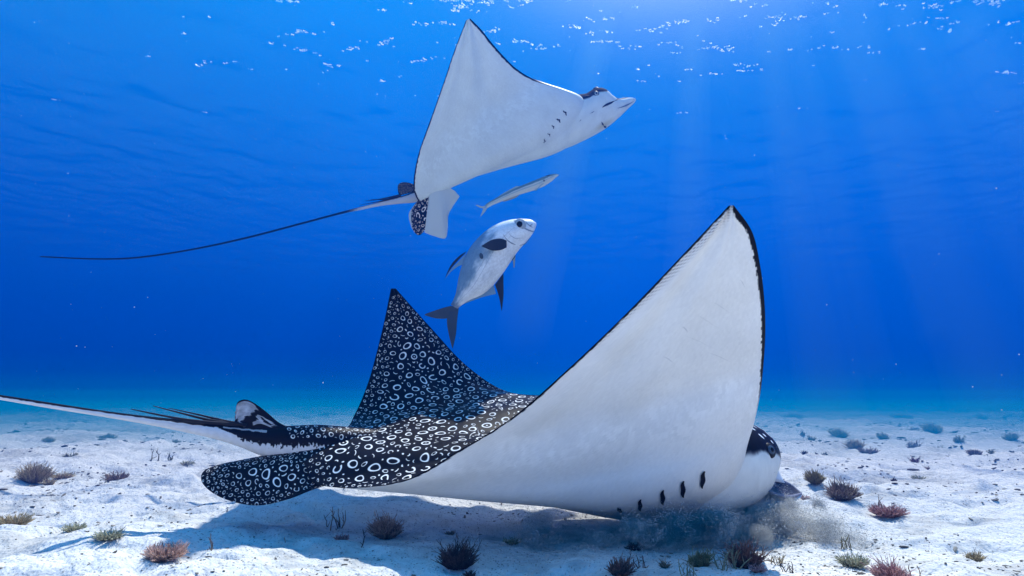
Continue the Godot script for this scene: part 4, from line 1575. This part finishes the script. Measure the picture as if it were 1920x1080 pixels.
func make_weed() -> void:
	var tints := {
		"purple": [Color(0.12, 0.070, 0.052), Color(0.38, 0.26, 0.20)], "pink": [Color(0.24, 0.11, 0.10), Color(0.52, 0.29, 0.27)], "red": [Color(0.10, 0.042, 0.026), Color(0.32, 0.14, 0.10)],
		"tan": [Color(0.24, 0.175, 0.09), Color(0.50, 0.40, 0.24)], "olive": [Color(0.10, 0.085, 0.035), Color(0.33, 0.27, 0.13)], "brown": [Color(0.13, 0.085, 0.05), Color(0.34, 0.24, 0.16)],
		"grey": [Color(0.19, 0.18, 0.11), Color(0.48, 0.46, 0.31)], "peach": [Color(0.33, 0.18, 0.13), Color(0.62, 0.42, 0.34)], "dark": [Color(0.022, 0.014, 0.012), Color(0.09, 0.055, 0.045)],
	}
	# x, foot y, width and height in the photograph, kind, tint, label, category
	var list := [
		[62, 904, 58, 48, "fuzz", "tan", "big fuzzy tan tuft of weed at the left, the tallest on that side", "seaweed"],
		[92, 911, 26, 20, "bush", "tan", "small yellowish tuft touching the big fuzzy tan tuft on the left", "seaweed"],
		[118, 884, 42, 14, "low", "tan", "low pale straw tuft just right of and behind the big fuzzy tan tuft", "seaweed"],
		[218, 900, 42, 20, "low", "brown", "low mauve brown tuft on bare sand left of the ray's spotted pelvic fin", "seaweed"],
		[25, 988, 58, 28, "low", "tan", "flat tan tuft at the left edge of the picture", "seaweed"],
		[310, 1048, 76, 34, "low", "peach", "flat peach pink tuft on the sand at lower left", "seaweed"],
		[288, 1047, 24, 40, "bush", "peach", "upright feathery pink sprig at the left end of the flat peach tuft", "seaweed"],
		[205, 1010, 60, 20, "low", "grey", "flat grey mat of litter weed left of the peach tuft", "seaweed"],
		[138, 1000, 44, 18, "low", "grey", "faint grey brown patch of weed between the left edge and the grey mat", "seaweed"],
		[290, 868, 20, 27, "sticks", "olive", "curved bare stalk with a pale foot under the front ray's tail", "seaweed"],
		[322, 860, 22, 16, "sticks", "olive", "little green grass sprig under the front ray's tail", "seaweed"],
		[392, 1032, 18, 34, "sticks", "brown", "dark upright twig right of the flat peach tuft", "twig"],
		[539, 1005, 10, 16, "sticks", "brown", "tiny brown stub on bare sand under the spotted pelvic fin", "twig"],
		[627, 992, 50, 44, "sticks", "brown", "forked bare brown twig between the pelvic fin and the purple tuft", "twig"],
		[674, 1022, 12, 32, "sticks", "dark", "single dark standing stick left of the purple brown tuft", "twig"],
		[640, 1014, 30, 16, "low", "pink", "small dull pink tuft beside the single dark stick", "seaweed"],
		[725, 1008, 66, 52, "bush", "purple", "rounded purple brown bush of weed in the sun below the ray's wing", "seaweed"],
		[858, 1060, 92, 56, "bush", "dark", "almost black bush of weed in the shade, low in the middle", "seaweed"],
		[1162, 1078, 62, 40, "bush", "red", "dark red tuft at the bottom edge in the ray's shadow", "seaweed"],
		[1203, 1064, 36, 24, "sticks", "red", "thin dark red sprig right of the dark red tuft at the bottom edge", "seaweed"],
		[1246, 1064, 26, 18, "bush", "brown", "small brown tuft in front of the sand cloud", "seaweed"],
		[1312, 1061, 54, 40, "bush", "olive", "olive brown tuft just left of the large red weed", "seaweed"],
		[1292, 1080, 50, 34, "sticks", "tan", "tan twiggy clump at the bottom edge under the olive tuft", "seaweed"],
		[1398, 1062, 84, 56, "bush", "red", "large red brown weed with tan stems in front of the sand cloud", "seaweed"],
		[1372, 1066, 92, 42, "sticks", "tan", "tangle of tan stems round the foot of the large red weed", "seaweed"],
		[1458, 1056, 80, 20, "sticks", "tan", "flat tan blades lying right of the large red weed", "seaweed"],
		[1580, 937, 60, 44, "bush", "purple", "pinkish brown branching bush right of the feeding ray's jaw", "seaweed"],
		[1586, 936, 44, 34, "bush", "tan", "tan fringe on the right side of the pinkish bush by the jaw", "seaweed"],
		[1531, 922, 36, 34, "fuzz", "olive", "green tan grassy tuft between the ray's jaw and the pinkish bush", "seaweed"],
		[1508, 930, 18, 22, "low", "pink", "small pink tuft touching the tip of the ray's jaw", "seaweed"],
		[1665, 973, 72, 24, "low", "pink", "low wide pink tuft alone on the sand at right", "seaweed"],
		[1652, 970, 14, 34, "sticks", "brown", "bare sprig rising from the low wide pink tuft", "twig"],
		[1588, 1031, 40, 28, "sticks", "olive", "brown twig cluster right of the sand cloud", "twig"],
		[1597, 1030, 10, 34, "sticks", "dark", "dark upright peg in the brown twig cluster right of the sand cloud", "twig"],
		[1556, 1010, 18, 28, "sticks", "tan", "slanting straw coloured stick above the brown twig cluster", "twig"],
		[1529, 952, 8, 18, "sticks", "brown", "short stick below the grassy tuft by the jaw", "twig"],
		[1600, 1062, 60, 24, "low", "grey", "faint grey weed patch left of the big pink tuft at the bottom", "seaweed"],
		[1672, 1082, 88, 42, "bush", "pink", "large bright pink tuft at the bottom edge on the right", "seaweed"],
		[1712, 1078, 20, 34, "sticks", "brown", "brown stem at the right end of the large bright pink tuft", "twig"],
		[1826, 1050, 44, 22, "bush", "tan", "yellow tan tuft alone at lower right", "seaweed"],
		[1576, 819, 40, 24, "fuzz", "grey", "fuzzy grey tan tuft behind the ray's head, third row of tufts", "seaweed"],
		[1604, 842, 42, 26, "fuzz", "tan", "pale tan tuft in front of the fuzzy grey tan one behind the head", "seaweed"],
		[1628, 848, 42, 13, "low", "purple", "flat brown patch at the foot of the pale tan tuft behind the head", "seaweed"],
		[1656, 816, 28, 18, "fuzz", "grey", "small round grey tuft midway between the ray's head and the widest far tuft", "seaweed"],
		[1714, 838, 28, 22, "bush", "purple", "leaning purple grey tuft below the widest far tuft", "seaweed"],
		[1715, 866, 16, 16, "bush", "red", "small reddish tuft alone on bright sand at right", "seaweed"],
		[1750, 812, 50, 24, "fuzz", "grey", "widest far tuft, dark grey, at the right of the picture", "seaweed"],
		[1762, 832, 32, 18, "fuzz", "grey", "grey tuft in front of the widest far tuft", "seaweed"],
		[1797, 834, 28, 16, "bush", "grey", "grey purple tuft right of the two grey ones at right", "seaweed"],
		[1829, 853, 36, 16, "fuzz", "brown", "low brown mound of weed towards the right edge", "seaweed"],
		[1858, 850, 14, 10, "bush", "grey", "tiny dark tuft beside the low brown mound near the right edge", "seaweed"],
		[1894, 824, 34, 20, "fuzz", "grey", "grey tuft with a taller right side at the right edge", "seaweed"],
		[1842, 792, 24, 18, "fuzz", "grey", "dark far tuft near the horizon at right", "seaweed"],
		[1714, 808, 18, 10, "low", "brown", "small brown tuft left of the widest far tuft", "seaweed"],
		[1505, 819, 14, 10, "bush", "brown", "small brown tuft just right of the ray's head", "seaweed"],
		[1522, 823, 22, 12, "bush", "olive", "olive tuft beside the small brown one right of the ray's head", "seaweed"],
		[1508, 856, 14, 9, "bush", "dark", "tiny dark sprig right of the ray's eye", "seaweed"],
		[1546, 849, 12, 9, "bush", "dark", "tiny dark sprig farther right of the ray's eye, below the far tufts", "seaweed"],
		[1738, 881, 10, 8, "low", "brown", "brown crumb of weed on bright sand at right", "seaweed"],
		[1722, 898, 44, 8, "low", "grey", "thin grey streak of weed on bright sand at right", "seaweed"],
		[1676, 902, 14, 9, "bush", "dark", "dark speck of weed left of the thin grey streak", "seaweed"],
		[1490, 781, 80, 15, "fuzz", "grey", "far low bank of grey weed just right of the raised wing", "seaweed"],
		[1690, 784, 74, 13, "fuzz", "grey", "far low bank of grey weed near the horizon at right", "seaweed"],
		[35, 846, 34, 15, "fuzz", "grey", "dark far patch at the left edge near the horizon", "seaweed"],
		[92, 822, 36, 12, "fuzz", "grey", "far grey patch above the big fuzzy tan tuft", "seaweed"],
		[200, 818, 60, 14, "fuzz", "grey", "wide far bank of grey weed under the ray's tail", "seaweed"],
		[130, 860, 30, 9, "low", "grey", "grey smudge of weed left of the curved bare stalk", "seaweed"],
		[330, 830, 22, 10, "fuzz", "grey", "grey weed lump just under the ray's tail", "seaweed"],
		[350, 872, 30, 10, "low", "grey", "grey litter patch left of the spotted pelvic fin", "seaweed"],
		[612, 778, 60, 12, "fuzz", "grey", "far blue grey bank of weed behind the ray's back, left of the far wing", "seaweed"],
		[575, 786, 34, 9, "fuzz", "grey", "far weed patch right of the front ray's dorsal fin", "seaweed"],
		[775, 921, 14, 9, "bush", "brown", "small brown lump at the edge of the ray's belly", "seaweed"],
		[845, 1002, 26, 8, "low", "brown", "brown scrap in the sun left of the sand cloud", "seaweed"],
		[960, 1020, 46, 12, "low", "olive", "olive patch half buried at the edge of the ray's shadow", "seaweed"],
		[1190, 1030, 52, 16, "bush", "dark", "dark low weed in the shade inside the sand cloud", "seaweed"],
		[1420, 1072, 44, 12, "low", "pink", "faint pink mat in front of the large red weed", "seaweed"],
		[1480, 1072, 44, 24, "sticks", "dark", "black twigs at the bottom edge right of the large red weed", "twig"],
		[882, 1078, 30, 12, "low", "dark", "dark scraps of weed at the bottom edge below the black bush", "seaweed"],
	]
	var wm := plain_mat(Color(1, 1, 1), 0.75, true)
	wm.cull_mode = BaseMaterial3D.CULL_DISABLED
	wm.backlight_enabled = true
	wm.backlight = Color(0.5, 0.5, 0.5)
	var sd := 100
	for e in list:
		sd += 7
		var g := ground_at(e[0], e[1])
		var dist: float = -(cam_basis.inverse() * (g - EYE)).z
		var wide: float = 0.74 * e[2] * dist / F
		var high: float = 0.86 * e[3] * dist / F
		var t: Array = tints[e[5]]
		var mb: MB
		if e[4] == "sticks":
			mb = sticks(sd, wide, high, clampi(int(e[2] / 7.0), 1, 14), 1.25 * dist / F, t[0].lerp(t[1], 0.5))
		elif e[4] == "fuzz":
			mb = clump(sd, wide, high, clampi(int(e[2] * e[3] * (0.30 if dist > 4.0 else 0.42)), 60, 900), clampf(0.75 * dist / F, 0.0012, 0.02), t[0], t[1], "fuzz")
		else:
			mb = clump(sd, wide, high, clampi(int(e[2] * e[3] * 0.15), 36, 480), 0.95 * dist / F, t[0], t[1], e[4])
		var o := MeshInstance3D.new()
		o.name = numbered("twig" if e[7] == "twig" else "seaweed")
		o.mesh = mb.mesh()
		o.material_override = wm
		add_child(o, true)
		o.position = g
		o.set_meta("label", e[6])
		o.set_meta("category", e[7])
		o.set_meta("group", "twigs standing in the sand" if e[7] == "twig" else "tufts of weed on the sand")


func _ready() -> void:
	# camera
	var cam := Camera3D.new()
	cam.name = "camera"
	cam.fov = rad_to_deg(2.0 * atan(540.0 / F))
	cam.near = 0.05
	cam.far = 600.0
	cam.transform = Transform3D(cam_basis, EYE)
	add_child(cam)
	cam.current = true
	# light from above the surface
	var env := Environment.new()
	env.background_mode = Environment.BG_SKY
	var sky := Sky.new()
	var sm := ProceduralSkyMaterial.new()
	sm.sky_top_color = Color(0.05, 0.62, 0.88)
	sm.sky_horizon_color = Color(0.0, 0.26, 0.60)
	sm.sky_curve = 1.0
	sm.ground_bottom_color = Color(0.0, 0.20, 0.42)
	sm.ground_horizon_color = Color(0.0, 0.31, 0.66)
	sm.sun_angle_max = 38.0
	sm.sun_curve = 0.42
	sky.sky_material = sm
	env.sky = sky
	env.background_energy_multiplier = 1.0
	env.tonemap_mode = Environment.TONE_MAPPER_LINEAR
	env.tonemap_exposure = 2.2
	env.sdfgi_enabled = true
	env.ssao_enabled = true
	env.ssil_enabled = true
	# the water itself: blue, and thick enough to hide what is far
	env.fog_enabled = true
	env.fog_light_color = Color(0.0, 0.46, 0.97)
	env.fog_density = 0.012
	env.volumetric_fog_enabled = true
	env.volumetric_fog_density = 0.0
	var we := WorldEnvironment.new()
	we.name = "world"
	we.environment = env
	add_child(we)
	var sun := DirectionalLight3D.new()
	sun.name = "sun"
	sun.light_color = Color(0.985, 0.985, 0.95)
	sun.light_energy = 1.6
	sun.light_angular_distance = 0.5
	sun.shadow_enabled = true
	sun.basis = Basis.looking_at(-SUN, Vector3.UP)
	sun.position = Vector3(0, 6, 0)
	add_child(sun)

	n_big.seed = 1
	n_big.frequency = 0.09
	n_big.fractal_octaves = 3
	n_mid.seed = 2
	n_mid.frequency = 0.55
	n_mid.fractal_octaves = 4
	n_rip.seed = 3
	n_rip.frequency = 3.2
	n_rip.fractal_octaves = 2
	n_fine.seed = 4
	n_fine.frequency = 2.0
	n_fine.fractal_octaves = 4
	n_wave.seed = 6
	n_wave.frequency = 0.5
	n_wave.fractal_octaves = 4
	n_wave.fractal_gain = 0.55
	rng.seed = 12

	make_seabed()
	make_surface()
	make_front_ray()
	make_far_ray()
	make_jack()
	make_remora()
	make_weed()
	make_plume()
	make_open_water()
	make_specks()
	make_shafts()
